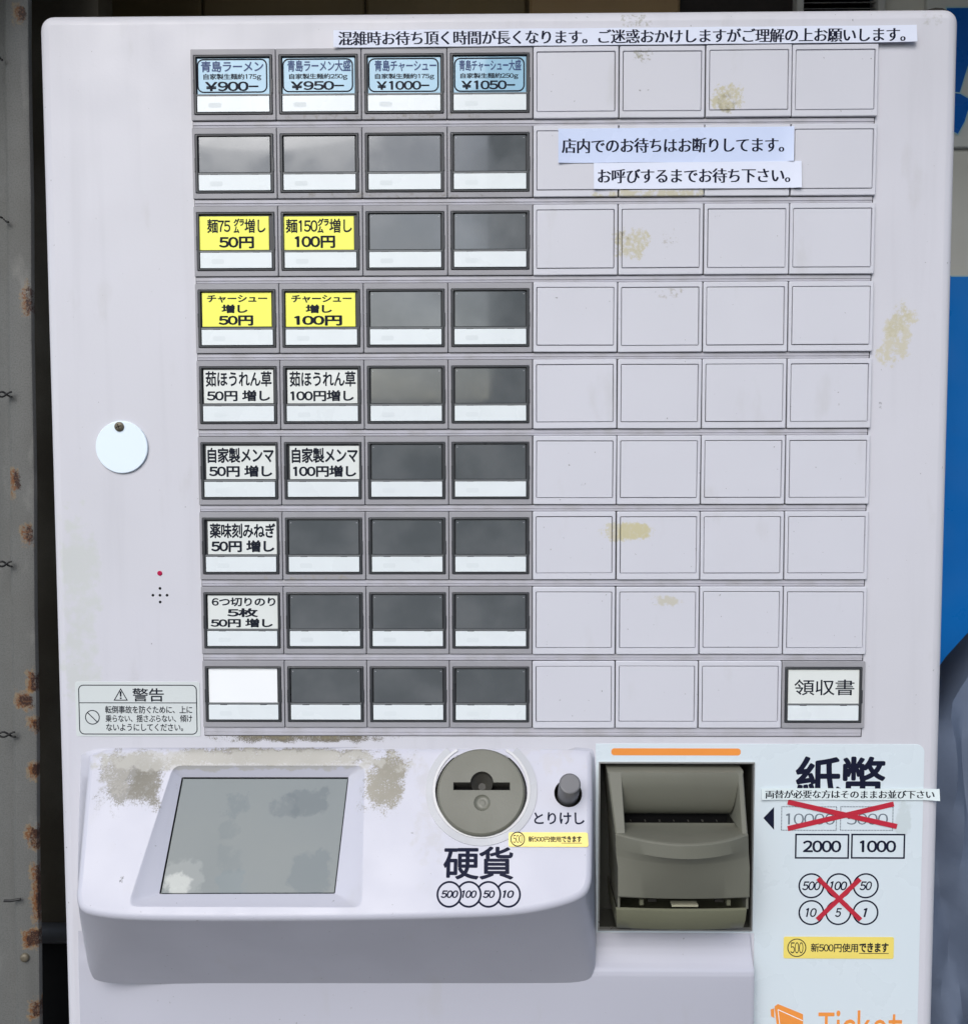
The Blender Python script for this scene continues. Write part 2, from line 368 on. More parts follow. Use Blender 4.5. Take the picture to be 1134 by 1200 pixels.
# ---- button grid
PITX, PITY, CW, CH = .060, .0541472, .060, .049175
def cell(c, r):
    vb = -(r - 4) * PITY
    return Vector(((c - 3.5) * PITX, 0, H0 + vb + CH / 2))
gx0, gx1 = -.2395, .2388
mb = MB(); zb = H0 - 4 * PITY - .0068; zt = H0 + 4 * PITY + CH + .0002
slab(mb, FACE, [(gx0, zb - H0), (gx1, zb - H0), (gx1, zt - H0), (gx0, zt - H0)], 0, .0003, M_seam)
panel = part(mb, 'button_panel')
for r in range(9):
    mb = MB(); z0 = H0 - (r - 4) * PITY; sh = PITY - CH
    if r == 8: sh = .0066
    g = .00045
    prof = [(z0 - g * .3, .0002), (z0 - g, .0011), (z0 - sh * .55, .0013), (z0 - sh * .62, .0007), (z0 - sh * .70, .0010), (z0 - sh + g, .0009), (z0 - sh + g * .4, .0003)]
    loft(mb, [[Vector((x, -d, z)) for z, d in prof] for x in (gx0 + .0005, gx1 - .0009)], M_strip, closed=False)
    mb.build('row_strip', panel, MO)
# shared meshes, modelled round the cell centre (x right, z up, -y out)
ZERO = Plane((0, 0, 0), (1, 0, 0), (0, 0, 1))
def rect(w_, h_, cx=0, cy=0): return [(cx - w_ / 2, cy - h_ / 2), (cx + w_ / 2, cy - h_ / 2), (cx + w_ / 2, cy + h_ / 2), (cx - w_ / 2, cy + h_ / 2)]
def frame_rings(mb, loops, mt):
    """loops: list of (uvloop, n)"""
    loft(mb, [[ZERO.w(u, v, n) for u, v in l] for l, n in loops], mt)
def data(mb, name, smooth=None):
    o = mb.build(name, None, None, smooth); me = o.data; bpy.data.objects.remove(o); return me
FW, FH, FY = .0554, .0410, -.0002
def rr(w_, h_, r, cx=0, cy=0): return rrect(cx - w_ / 2, cy - h_ / 2, cx + w_ / 2, cy + h_ / 2, r, 3)
mb = MB()
frame_rings(mb, [(rr(CW - .0005, CH - .0002, .0006), .0002), (rr(CW - .0005, CH - .0002, .0006), .0019), (rr(CW - .0011, CH - .0008, .0006), .0023),
                 (rr(FW + .0006, FH + .0006, .0008, 0, FY), .0023), (rr(FW, FH, .0006, 0, FY), .0019), (rr(FW, FH, .0006, 0, FY), .0004)], M_bezel)
ME_bezel = data(mb, 'menu_button', 30)
FI = (.0518, .0382)
mb = MB()
frame_rings(mb, [(rr(FW - .0004, FH - .0004, .0006, 0, FY), .0004), (rr(FW - .0004, FH - .0004, .0006, 0, FY), .0024), (rr(FW - .0012, FH - .0012, .0006, 0, FY), .0027),
                 (rr(FI[0] + .0006, FI[1] + .0006, .0005, 0, FY), .0027), (rr(*FI, .0005, 0, FY), .0022), (rr(*FI, .0005, 0, FY), .0005)], M_frame)
ZC = FY + FI[1] / 2                       # top of the window opening
fill(mb, ZERO, rect(FI[0], FI[1], 0, FY), [], M_frame, .0006)
WH = .0255; vd = ZC - WH                 # the dividing bar
slab(mb, ZERO, rect(FI[0], .0010, 0, vd - .0004), .0006, .0021, mat('grey_bar', (.16, .17, .175), .4))
for ux in (-.0145, .0145): slab(mb, ZERO, rect(.0050, .0009, ux, vd - .0013), .0006, .0025, M_frame, .0001)
for ux in (-1, 1):
    slab(mb, ZERO, rect(.0010, .0095, ux * (FW / 2 - .0002), FY - .001), .0006, .0030, M_frame, .0002)
ME_frame = data(mb, 'button_frame', 30)
mb = MB(); slab(mb, ZERO, rr(FI[0] - .0016, WH - .0008, .0004, 0, ZC - WH / 2), .0008, .0019, M_win, .0002)
for ux in (-1, 1): slab(mb, ZERO, circ(ux * (FI[0] / 2 - .0022), ZC - .0022, .00035, 8), .0019, .00205, M_clear)
ME_win = data(mb, 'dark_window')
mb = MB(); sb = FY - FI[1] / 2; slab(mb, ZERO, rr(FI[0] - .0010, (vd - .0010) - sb - .0008, .0003, 0, (sb + .0006 + vd - .0014) / 2), .0008, .0026, M_white, .0002)
M_smear = mat('faint_grey_print', (.69, .74, .75), .4, .3)
fill(mb, ZERO, rrect(-.0175, sb + .0035, -.0085, sb + .0068, .0012), [], M_smear, .00263)
ME_strip = data(mb, 'indicator_strip')
# blank plates
mb = MB(); ix, it, ib = .0026, .0036, .0046
inn = rrect(-CW / 2 + ix, -CH / 2 + ib, CW / 2 - ix, CH / 2 - it, .0008, 3)
frame_rings(mb, [(rr(CW - .0009, CH - .0002, .0007), .0002), (rr(CW - .0009, CH - .0002, .0007), .0024), (rr(CW - .0018, CH - .0010, .0007), .0028), (inset(inn, -.0002), .0028), (inn, .0022), (inset(inn, .0001), .0012)], M_blank)
ME_blank = data(mb, 'blank_plate', 30)
mb = MB(); i2 = inset(inn, .00045); slab(mb, ZERO, inn, .0004, .0013, M_seam); slab(mb, ZERO, i2, .0012, .0026, M_blank, .00025)
ME_inlay = data(mb, 'plate_inlay', 30)
CARDS = {}
def card(c, r, box, mt, lines, border=None):
    CARDS[(c, r)] = (box, mt, lines, border)
B = M_ink
yy = [('青島ラーメン', (235.7, 71.5, 308.4, 84)), ('自家製生麺約175g', (238.6, 86.2, 306, 94)), ('¥900−', (240.9, 95.7, 302.3, 106.2))]
card(0, 0, (230, 67.6, 316, 110), M_blue, [(yy[0][0], yy[0][1], M_bluei, .015), (yy[1][0], yy[1][1], B, .012), (yy[2][0], yy[2][1], B, .02)], (231.8, 69.5, 312.5, 107.8))
card(1, 0, (330, 67.4, 415.5, 109.5), M_blue, [('青島ラーメン大盛', (337, 70.5, 410.8, 83.3), M_bluei, .015), ('自家製生麺約250g', (339, 86, 407, 93.4), B, .012), ('¥950−', (341.3, 95.1, 402.6, 104.9), B, .02)], (331.8, 69, 413, 107))
card(2, 0, (430, 66.6, 515.5, 108.8), M_blue, [('青島チャーシュー', (439, 70.2, 511, 83), M_bluei, .015), ('自家製生麺約175g', (439.5, 85.8, 508.6, 93), B, .012), ('¥1000−', (441.7, 94.8, 502.6, 104.6), B, .02)], (432.2, 68.4, 513.3, 106.8))
card(3, 0, (530.5, 66, 616, 108.4), M_blue, [('青島チャーシュー大盛', (538, 70, 610.3, 82.5), M_bluei, .015), ('自家製生麺約250g', (539.5, 85.3, 607, 92.5), B, .012), ('¥1050−', (541, 94.3, 603, 104.2), B, .02)], (532.7, 68, 613.9, 106.5))
card(0, 2, (233.2, 253.3, 315, 292.8), M_yel, [('麺75 ㌘増し', (242.9, 256.2, 310.8, 272.7), B, .012), ('50円', (257.2, 277.5, 297, 290.5), B, .025)])
card(1, 2, (332.1, 253.3, 414.6, 292.5), M_yel, [('麺150㌘増し', (335, 256, 412, 272.5), B, .012), ('100円', (346, 276.5, 392, 290), B, .025)])
card(0, 3, (237, 343, 318, 382.6), M_yel, [('チャーシュー', (242.9, 345.8, 312.7, 354.2), B, .022), ('増し', (260.2, 357, 289.5, 366.4), B, .03), ('50円', (256.9, 370, 296, 381), B, .03)])
card(1, 3, (334.8, 343, 416.3, 382.6), M_yel, [('チャーシュー', (341.8, 345.8, 411.7, 354.2), B, .022), ('増し', (358.7, 357, 388.4, 366.4), B, .03), ('100円', (345.7, 370, 400, 381), B, .03)])
card(0, 4, (238.8, 433.3, 320.3, 472.6), M_card, [('茹ほうれん草', (241.3, 435.4, 318, 452.7), B, .015), ('50円 増し', (242.9, 457.5, 316, 469.7), B, .022)])
card(1, 4, (336.8, 433.3, 418.8, 472.6), M_card, [('茹ほうれん草', (339.7, 435.4, 416.5, 452.7), B, .015), ('100円増し', (340.7, 457.5, 414, 469.7), B, .022)])
card(0, 5, (241.7, 522.5, 323.2, 561.5), M_card, [('自家製メンマ', (243.7, 525, 320.5, 542), B, .02), ('50円 増し', (245.6, 545.8, 318.5, 558.4), B, .025)])
card(1, 5, (339.7, 522.5, 421.7, 561.5), M_card, [('自家製メンマ', (342.2, 525, 418.8, 542), B, .02), ('100円増し', (344, 545.8, 416.9, 558.4), B, .025)])
card(0, 6, (243.7, 611, 325.3, 649.6), M_card, [('薬味刻みねぎ', (246.2, 613.7, 322.4, 630.2), B, .018), ('50円 増し', (248.1, 633.6, 320.9, 646.6), B, .028)])
card(0, 7, (243.7, 698, 325.3, 736.9), M_card, [('6つ切りのり', (248.5, 700.6, 322.4, 710.3), B, .02), ('5枚', (267, 713.2, 301.5, 722.9), B, .028), ('50円 増し', (247.5, 725.2, 319, 734.9), B, .028)])
card(0, 8, (244.7, 783.2, 325, 823.4), M_bright, [])
card(7, 8, (923.3, 785, 1006.3, 824.8), M_card, [('領収書', (930.6, 796.4, 1000.6, 814.7), B, -.0005)])
kinds = {M_blue: 'blue menu button', M_yel: 'yellow menu button', M_card: 'white menu button', M_bright: 'menu button with a blank bright white card'}
for r in range(9):
    for c in range(8):
        cc = cell(c, r)
        if c < 4 or (c, r) == (7, 8):
            o = link('menu_button', ME_bezel, machine); o.location = cc - MO + Vector((0, random.uniform(-.0002, .0001), 0))
            link('button_frame', ME_frame, o); link('indicator_strip', ME_strip, o)
            if (c, r) in CARDS:
                box, mt, lines, border = CARDS[(c, r)]
                pl = Plane(cc, (1, 0, 0), (0, 0, 1)); mb = MB(); q = pl.box(*box, .0014)
                if mt is M_blue: q = (-FI[0] / 2 + .0006, vd + .0004, FI[0] / 2 - .0006, ZC - .0006)
                slab(mb, pl, rect(q[2] - q[0], q[3] - q[1], (q[0] + q[2]) / 2, (q[1] + q[3]) / 2), .0008, .0014, mt, .0001)
                if border:
                    bb = pl.box(*border, .0014); ringline(mb, pl, rrect(*bb, .004, 5), .0010, .00143, M_ink)
                for s, tb, im, off in lines:
                    text(mb, pl, s, pl.box(*tb, .0014), .00144, im, off + .007)
                mb.build('label_card', o, cc)
                tx = ' '.join(l[0] for l in lines).replace('−', '-')
                o['label'] = (kinds[mt] + (' reading ' + tx if tx else '')) if (c, r) != (7, 8) else 'receipt button reading 領収書'
            else: link('dark_window', ME_win, o)
        else:
            o = link('blank_plate', ME_blank, machine); J = random.uniform; o.location = cc - MO + Vector((J(-.00012, .00012), J(-.00022, .0001), J(-.00015, .00015))); o.rotation_euler = (R(J(-.35, .35)), R(J(-.15, .15)), R(J(-.3, .3)))
            q_ = link('plate_inlay', ME_inlay, o); q_.location = (J(-.00012, .00012), 0, J(-.00012, .00012))
# ---- round cover, LED, warning label
mb = MB(); u, v = FACE.uv(143.5, 524); rad = 29.7 / 1090 * .69
for ang in (0,):
    cl = circ(u, v, rad, 56)
    loft(mb, [[FACE.w(a, b, n) for a, b in (inset(cl, i) if i else cl)] for n, i in ((.0002, .0004), (.0006, 0), (.0013, 0), (.0017, .0004))], M_plate)
    fill(mb, FACE, inset(cl, .0004), [], M_plate, .0017)
cov = part(mb, 'lock_cover', smooth=40)
mb = MB(); u, v = FACE.uv(141, 500)
cl = circ(u, v, .0034, 24)
loft(mb, [[FACE.w(a, b, n) for a, b in (inset(cl, i) if i else cl)] for n, i in ((.0015, 0), (.0024, 0), (.0032, .0008), (.0035, .0018))], M_screw); fill(mb, FACE, inset(cl, .0018), [], M_screw, .0035)
for a in (20, 110):
    t = Vector((math.cos(R(a)), math.sin(R(a)))) * .0019; band(mb, FACE, (u - t.x, v - t.y), (u + t.x, v + t.y), .0005, .00365, M_black)
part(mb, 'screw', cov, smooth=40)
mb = MB(); u, v = FACE.uv(187.3, 671.8); cl = circ(u, v, .0018, 20)
loft(mb, [[FACE.w(a, b, n) for a, b in (inset(cl, i) if i else cl)] for n, i in ((0, 0), (.0003, 0), (.0008, .0006))], M_led); fill(mb, FACE, inset(cl, .0006), [], M_led, .0008)
part(mb, 'indicator_light', label='small red indicator light above the speaker holes', smooth=50)
mb = MB(); q = FACE.box(89, 799, 234.5, 863); slab(mb, FACE, rrect(*q, .0015, 3), 0, .0003, M_label)
n = .00034
ringline(mb, FACE, rrect(*FACE.box(93, 803, 230.7, 860.3), .0035), .0007, n, M_ink)
q = FACE.box(93, 823.2, 230.7, 824.2); slab(mb, FACE, rect(q[2] - q[0], .0006, (q[0] + q[2]) / 2, (q[1] + q[3]) / 2), .0003, n, M_ink)
tri = [FACE.uv(*p) for p in ((141.6, 806.5), (133.4, 821), (150, 821))]; ringline(mb, FACE, inset(tri, .0003), .0007, n, M_ink)
text(mb, FACE, '!', FACE.box(140.7, 810.5, 142.6, 819), n, M_ink, .02)
u, v = FACE.uv(108.5, 840.6); rd = 8.2 * .00062
ringline(mb, FACE, circ(u, v, rd, 32), .0007, n, M_ink); k = rd * .7; band(mb, FACE, (u - k, v + k), (u + k, v - k), .0007, n, M_ink, .00003)
text(mb, FACE, '警告', FACE.box(155.5, 806.7, 192, 822), n, M_ink, .01)
text(mb, FACE, '転倒事故を防ぐために、上に', FACE.box(123.5, 827.3, 225.3, 836), n, M_ink, .014)
text(mb, FACE, '乗らない、揺さぶらない、傾け', FACE.box(124, 837.8, 225.3, 846.2), n, M_ink, .014)
text(mb, FACE, 'ないようにしてください。', FACE.box(124.8, 848.2, 214.7, 856.6), n, M_ink, .014)
part(mb, 'warning_label', label='black-lined warning label headed 警告')
# ---- console
def on_top(px, py): return TOP.uv(px, py)
pairs = [  # top outline pixel (on the slanting plane)   base outline pixel (depth mm)
    ((104, 878), (95.5, 876.5, 0)), ((101.5, 900), (94.5, 900, 0)), ((97.5, 940), (93, 940, 0)), ((93, 990), (91.5, 990, 0)), ((89.5, 1030), (91, 1035, 0)), ((87, 1052), (92, 1065, 2)),
    ((92, 1068), (98, 1105, 10)), ((112, 1074), (105, 1140, 14.6)), ((150, 1078), (114, 1152.5, 14.6)), ((220, 1079), (180, 1153, 14.6)), ((330, 1079), (330, 1153, 14.6)), ((440, 1078), (450, 1153, 14.6)),
    ((540, 1075.5), (560, 1153, 14.6)), ((610, 1072), (640, 1153, 14.6)), ((655, 1063), (686, 1152, 14.6)), ((685, 1052), (697, 1143, 14)), ((694, 1036), (698.5, 1100, 5)), ((694.5, 1010), (698.5, 1040, 0)),
    ((694.8, 960), (698, 980, 0)), ((695, 910), (697.5, 915, 0)), ((694.5, 884), (697, 882, 0)), ((688, 878.5), (691, 875.6, 0)), ((600, 878), (600, 875.5, 0)), ((400, 878), (400, 875.8, 0)), ((200, 878), (200, 876.3, 0))]
tp = [on_top(*a) for a, b in pairs]; bp = [P(*b) for a, b in pairs]
def chaikin(l, f):
    o = []
    for i in range(len(l)):
        a, b = l[i], l[(i + 1) % len(l)]; o += [f(a, b, .25), f(a, b, .75)]
    return o
for _ in range(2):
    tp = chaikin(tp, lambda a, b, t: (a[0] * (1 - t) + b[0] * t, a[1] * (1 - t) + b[1] * t)); bp = chaikin(bp, lambda a, b, t: a.lerp(b, t))
if area(tp) < 0: tp.reverse(); bp.reverse()
LR = .0045
tin = inset(tp, LR); rings = [bp]
def soft(k):     # the back edge lies against the face: no lip there
    return [1 if tp[i][1] < -.012 else max(0.12, -tp[i][1] / .012) for i in range(len(tp))][k]
for k in range(7):
    a = R(90 * k / 6)
    rings.append([TOP.w(tin[i][0] + (tp[i][0] - tin[i][0]) * math.cos(a), tin[i][1] + (tp[i][1] - tin[i][1]) * math.cos(a), -LR * soft(i) * (1 - math.sin(a))) for i in range(len(tp))])
mb = MB(); loft(mb, rings, M_con)
so_ = [on_top(*p) for p in ((203, 897), (428, 897), (425, 1064), (149, 1063))]
def roundquad(q, r, seg=3):
    o = []
    for i in range(4):
        a, b, c = Vector(q[i - 1]), Vector(q[i]), Vector(q[(i + 1) % 4])
        p0, p2 = b + (a - b).normalized() * r, b + (c - b).normalized() * r
        for k in range(seg + 1):
            t = k / seg; o.append(tuple((p0 * (1 - t) + b * t) * (1 - t) + (b * (1 - t) + p2 * t) * t))
    return o
sq = roundquad(so_, .006)
ccx, ccy = on_top(563.6, 929); CR = 51.5 / 1090 * .662
hb = on_top(665.5, 930); HR = 16.3 / 1090 * .66
coinhole = circ(ccx, ccy, CR + .0014, 56); btnhole = circ(hb[0], hb[1], HR, 32)
fill(mb, TOP, tin, [sq, coinhole, btnhole], M_con, 0)
# screen funnel
dep = -.0065
si = [TOP.uv(*p, dep) for p in ((213, 911), (408.5, 911), (392.5, 1047.5), (186.5, 1048))]
sqi = roundquad(si, .0009)
def lerp2(a, b, t): return [(p[0] * (1 - t) + q[0] * t, p[1] * (1 - t) + q[1] * t) for p, q in zip(a, b)]
fr = []
for t, dn in ((0, 0), (.04, .0001), (.1, .0007), (.5, .0033), (.9, .0059), (1, .0066)): fr.append([TOP.w(u, v, -dn) for u, v in lerp2(sq, sqi, t)])
loft(mb, fr, M_con)
loft(mb, [fr[-1], [TOP.w(u, v, -.0100) for u, v in sqi]], M_seam)
# hole walls
loft(mb, [[TOP.w(u, v, 0) for u, v in coinhole], [TOP.w(u, v, -.006) for u, v in coinhole]], M_khakid)
loft(mb, [[TOP.w(u, v, 0) for u, v in btnhole], [TOP.w(u, v, -.0006) for u, v in inset(btnhole, .0005)], [TOP.w(u, v, -.012) for u, v in inset(btnhole, .0005)]], M_dpl)
fill(mb, TOP, btnhole, [], M_black, -.012)
console = part(mb, 'console', smooth=32)
# screen
M_scr = mat('screen_glass', (.125, .15, .155), .12, .28, .12, 8, tint=(.15, .17, .16), patches=[
    (256, 926, 300, 956, (.07, .10, .115), 40, 1.05, 0, 14, .5), (262, 948, 292, 975, (.08, .11, .12), 40, .8, 0, 14, .4), (312, 928, 356, 954, (.06, .085, .10), 25, 1.0, 0, 14, .55), (334, 922, 392, 953, (.055, .08, .095), 25, 1.0, 0, 14, .6),
    (334, 1002, 392, 1050, (.075, .105, .12), 25, 1.05, 0, 50, .6), (252, 1020, 292, 1050, (.10, .14, .155), 40, 1.05, 0, 50, .5), (250, 990, 290, 1020, (.09, .12, .13), 40, .9, 0, 40, .4), (190, 1024, 228, 1050, (.52, .54, .50), 15, 1.15, .0, 52, .9), (184, 1012, 240, 1058, (.24, .26, .25), 12, 1.1, 0, 52, .5)])  # last two pale patches: a bright reflection painted into the glass colour
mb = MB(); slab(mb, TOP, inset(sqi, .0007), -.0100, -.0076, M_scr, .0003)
part(mb, 'touch_screen', console, label='grey touch screen with finger smudges and a painted white glare spot')
# coin unit
mb = MB(); cd = circ(ccx, ccy, CR, 64)
slotb = TOP.box(531, 917, 597.5, 926.2, .004); ac = TOP.uv(564.5, 917.5, .004); ar = 13.6 / 1090 * .66
loop = [(slotb[0], slotb[1]), (slotb[2], slotb[1]), (slotb[2], slotb[3])]
a0 = math.asin(max(-.9, min(.9, (slotb[3] - ac[1]) / ar)))
for k in range(13): t = a0 + (math.pi - 2 * a0) * k / 12; loop.append((ac[0] + ar * math.cos(t), ac[1] + ar * math.sin(t)))
loop.append((slotb[0], slotb[3]))
dmc = TOP.uv(564.7, 941, .004); dm = circ(dmc[0], dmc[1], 9.6 / 1090 * .66, 28)
loft(mb, [[TOP.w(u, v, nn) for u, v in (inset(cd, i) if i else cd)] for nn, i in ((-.006, 0), (.0022, 0), (.0034, .0006), (.0040, .0016))], M_khaki)
fill(mb, TOP, inset(cd, .0016), [loop, dm], M_khaki, .004)
loft(mb, [[TOP.w(u, v, .004) for u, v in loop], [TOP.w(u, v, .0034) for u, v in inset(loop, .0004)], [TOP.w(u, v, -.006) for u, v in inset(loop, .0006)]], M_khakid)
fill(mb, TOP, inset(loop, .0004), [], M_black, -.0059)
loft(mb, [[TOP.w(u, v, .004) for u, v in dm]] + [[TOP.w(u, v, nn) for u, v in inset(dm, i)] for nn, i in ((.0030, .0008), (.0024, .0025), (.0028, .0040))], M_khaki)
fill(mb, TOP, inset(dm, .0040), [], M_khaki, .0028)
# finger scoop in the arch
sc = [(ac[0] + ar * .93 * math.cos(t), ac[1] + ar * .93 * math.sin(t)) for t in [math.pi * 2 * k / 24 for k in range(24)]]
loft(mb, [[TOP.w(u, v, .0012) for u, v in sc], [TOP.w(u, v, -.0045) for u, v in inset(sc, .005)]], M_khakid)
fill(mb, TOP, inset(sc, .005), [], M_khakid, -.0045)
coin = part(mb, 'coin_slot', console, smooth=40)
mb = MB(); rc = TOP.uv(564, 925)
def arcband(r0, r1, n0, mt, a0, a1):
    A, Bq = [], []
    for k in range(49):
        t = a0 + (a1 - a0) * k / 48
        A.append((rc[0] + r0 * math.cos(t), rc[1] + r0 * math.sin(t))); Bq.append((rc[0] + r1 * math.cos(t), rc[1] + r1 * math.sin(t)))
    loft(mb, [[TOP.w(u, v, 0) for u, v in A], [TOP.w(u, v, n0) for u, v in A], [TOP.w(u, v, n0) for u, v in Bq], [TOP.w(u, v, 0) for u, v in Bq]], mt, closed=False)
arcband(57.5 / 1090 * .66, 65.5 / 1090 * .66, .0007, M_clear, R(130), R(410))
arcband(CR + .0016, 57.3 / 1090 * .66, .0010, mat('pale_ring', (.56, .56, .56), .3), R(122), R(418))
part(mb, 'coin_slot_collar', console, smooth=30)
# cancel button
mb = MB(); br = 12.6 / 1090 * .645; LB = .0215; bcu, bcv = hb[0], hb[1] - .0002
cl = circ(bcu, bcv, br, 36)
loft(mb, [[TOP.w(u, v, nn) for u, v in (inset(cl, i) if i else cl)] for nn, i in ((-.011, 0), (LB - .0011, 0), (LB - .0003, .0004), (LB, .0012))], M_btn); fill(mb, TOP, inset(cl, .0012), [], M_btn, LB)
part(mb, 'cancel_button', console, smooth=40)
# console print
mb = MB(); n = .00006
text(mb, TOP, 'とりけし', TOP.box(626, 952.5, 684.2, 966.2), n, M_nav, .02)
text(mb, TOP, '硬貨', TOP.box(520.2, 992.9, 600.6, 1030.4), n, M_nav, .018)
cs = [(526.3, '500', 516.8, 536.5), (549.3, '100', 541.6, 558.1), (572.3, '50', 565.9, 579.4), (595.3, '10', 589.6, 601.8)]
uc = [TOP.uv(x, 1048.3) for x, *_ in cs]; rad = 13.4 / 1090 * .64
for i, (x, s, a, b) in enumerate(cs):
    pts = circ(uc[i][0], uc[i][1], rad, 60)
    if i: 
        keep = [(p[0] - uc[i - 1][0]) ** 2 + (p[1] - uc[i - 1][1]) ** 2 > (rad * .99) ** 2 for p in pts]
        st = next(k for k in range(60) if keep[k] and not keep[k - 1]); pts = [pts[(st + k) % 60] for k in range(60) if keep[(st + k) % 60]]
    ringline(mb, TOP, pts, .0013, n, M_nav, closed=(i == 0))
    text(mb, TOP, s, TOP.box(a, 1044, b, 1052.4), n, M_nav, .032, .2)
part(mb, 'printed_lettering', console)
# ---- pale sheet with print on the right
mb = MB()
a = FACE.box(697.5, 872, 1080, 1095); low = FACE.uv(883.5, 1093.5); left = a[0]
r_ = .006; zlow = ZB + .05 - H0
pts = [(low[0], zlow), (a[2], zlow), (a[2], a[3] - r_)]
for k in range(1, 6): t = R(90 * k / 6); pts.append((a[2] - r_ + r_ * math.cos(t), a[3] - r_ + r_ * math.sin(t)))
pts += [(a[2] - r_, a[3]), (left, a[3]), (left, low[1]), (low[0], low[1])]
hole = [(bill[0] - .0002, bill[1] - .0002), (bill[2] + .0002, bill[1] - .0002), (bill[2] + .0002, bill[3] + .0002), (bill[0] - .0002, bill[3] + .0002)]
fill(mb, FACE, pts, [hole], M_sheet, .0004)
loft(mb, [[FACE.w(u, v, 0) for u, v in pts], [FACE.w(u, v, .0004) for u, v in pts]], M_sheet)
sheet = part(mb, 'printed_panel')
mb = MB(); n = .00046
slab(mb, FACE, rrect(*FACE.box(716, 877, 867.5, 885.2), .0022), .0004, n, M_orange)
part(mb, 'orange_bar', sheet)
mb = MB()
text(mb, FACE, '紙幣', FACE.box(932.9, 887.5, 1035.7, 935), n, M_nav, .022)
tr = [FACE.uv(*p) for p in ((894, 958.6), (906.5, 945.6), (906.5, 972.5))]; fill(mb, FACE, tr, [], M_nav, n)
def dotted(q, step=.0011, wd=.0005):
    c_ = [(q[0], q[1]), (q[2], q[1]), (q[2], q[3]), (q[0], q[3])]
    for i in range(4):
        p0, p1 = Vector(c_[i]), Vector(c_[(i + 1) % 4]); L_ = (p1 - p0).length; d_ = (p1 - p0) / L_; k = 0
        while k < L_: 
            e = p0 + d_ * min(k + step * .62, L_); s_ = p0 + d_ * k; band(mb, FACE, tuple(s_), tuple(e), wd * 1.6, n, M_grayink, .00003); k += step
dotted(FACE.box(915.3, 945.4, 979.5, 973)); dotted(FACE.box(984.4, 945.4, 1045.6, 973))
text(mb, FACE, '10000', FACE.box(920.4, 953.3, 978, 966.4), n, M_grayink, 0.0)
text(mb, FACE, '5000', FACE.box(991.8, 953.3, 1040, 966.4), n, M_grayink, 0.0)
for b_, s, tb in (((932, 978, 993.5, 1005.4), '2000', (940.8, 985.3, 984.7, 998.4)), ((997.6, 978, 1059, 1005.4), '1000', (1007.4, 985.3, 1049, 998.4))):
    q = FACE.box(*b_); ringline(mb, FACE, [(q[0], q[1]), (q[2], q[1]), (q[2], q[3]), (q[0], q[3])], .0012, n, M_nav)
    text(mb, FACE, s, FACE.box(*tb), n, M_nav, .025)
rad = 14 * .000635
for y, row in ((1038, (('500', 950.2, 10.5), ('100', 982.3, 9.5), ('50', 1013.9, 7))), (1069.4, (('10', 950.2, 6), ('5', 981.8, 3.6), ('1', 1013.6, 2)))):
    for s, x, hw in row:
        u, v = FACE.uv(x, y); ringline(mb, FACE, circ(u, v, rad, 44), .0012, n, M_nav)
        text(mb, FACE, s, FACE.box(x - hw, y - 5, x + hw, y + 5), n, M_nav, .02, .2)
part(mb, 'printed_lettering', sheet)
mb = MB()
text(mb, FACE, 'Ticket', FACE.box(958.5, 1184.5, 1056.5, 1220), n, M_orange, .01)
ic = [FACE.uv(*p) for p in ((907, 1179.5), (911, 1176.5), (940.5, 1188.5), (940.5, 1222), (912, 1222))]; fill(mb, FACE, ic, [], M_orange, n)
ic = [FACE.uv(*p) for p in ((902.5, 1183), (906.8, 1181.5), (906.8, 1193), (903, 1191))]; fill(mb, FACE, ic, [], M_orange, n)
band(mb, FACE, FACE.uv(911, 1183), FACE.uv(940, 1196), .0006, n + .0001, M_bright, .00005); band(mb, FACE, FACE.uv(911, 1183), FACE.uv(915, 1215), .0005, n + .0001, M_bright, .00005)
part(mb, 'orange_logo', sheet)
# ---- note unit
mb = MB()
b = bill; rim = .0009
quad = [(b[0], b[1]), (b[2], b[1]), (b[2], b[3]), (b[0], b[3])]
loft(mb, [[FACE.w(u, v, .0002) for u, v in inset(quad, -.0003)], [FACE.w(u, v, .0016) for u, v in inset(quad, -.0001)], [FACE.w(u, v, .0016) for u, v in inset(quad, rim)], [FACE.w(u, v, -.002) for u, v in inset(quad, rim + .0002)]], M_metal)
loft(mb, [[FACE.w(u, v, -.002) for u, v in inset(quad, rim + .0002)], [FACE.w(u, v, -.030) for u, v in inset(quad, rim + .0002)]], M_dpl)
fill(mb, FACE, inset(quad, rim), [], M_dpl, -.0299)
unit = part(mb, 'note_unit')
def hz(y, d): return P(795, y, d).z
def sheetg(mb, rows, cols, mt):
    """rows x cols grid of points"""
    loft(mb, rows, mt, closed=False)
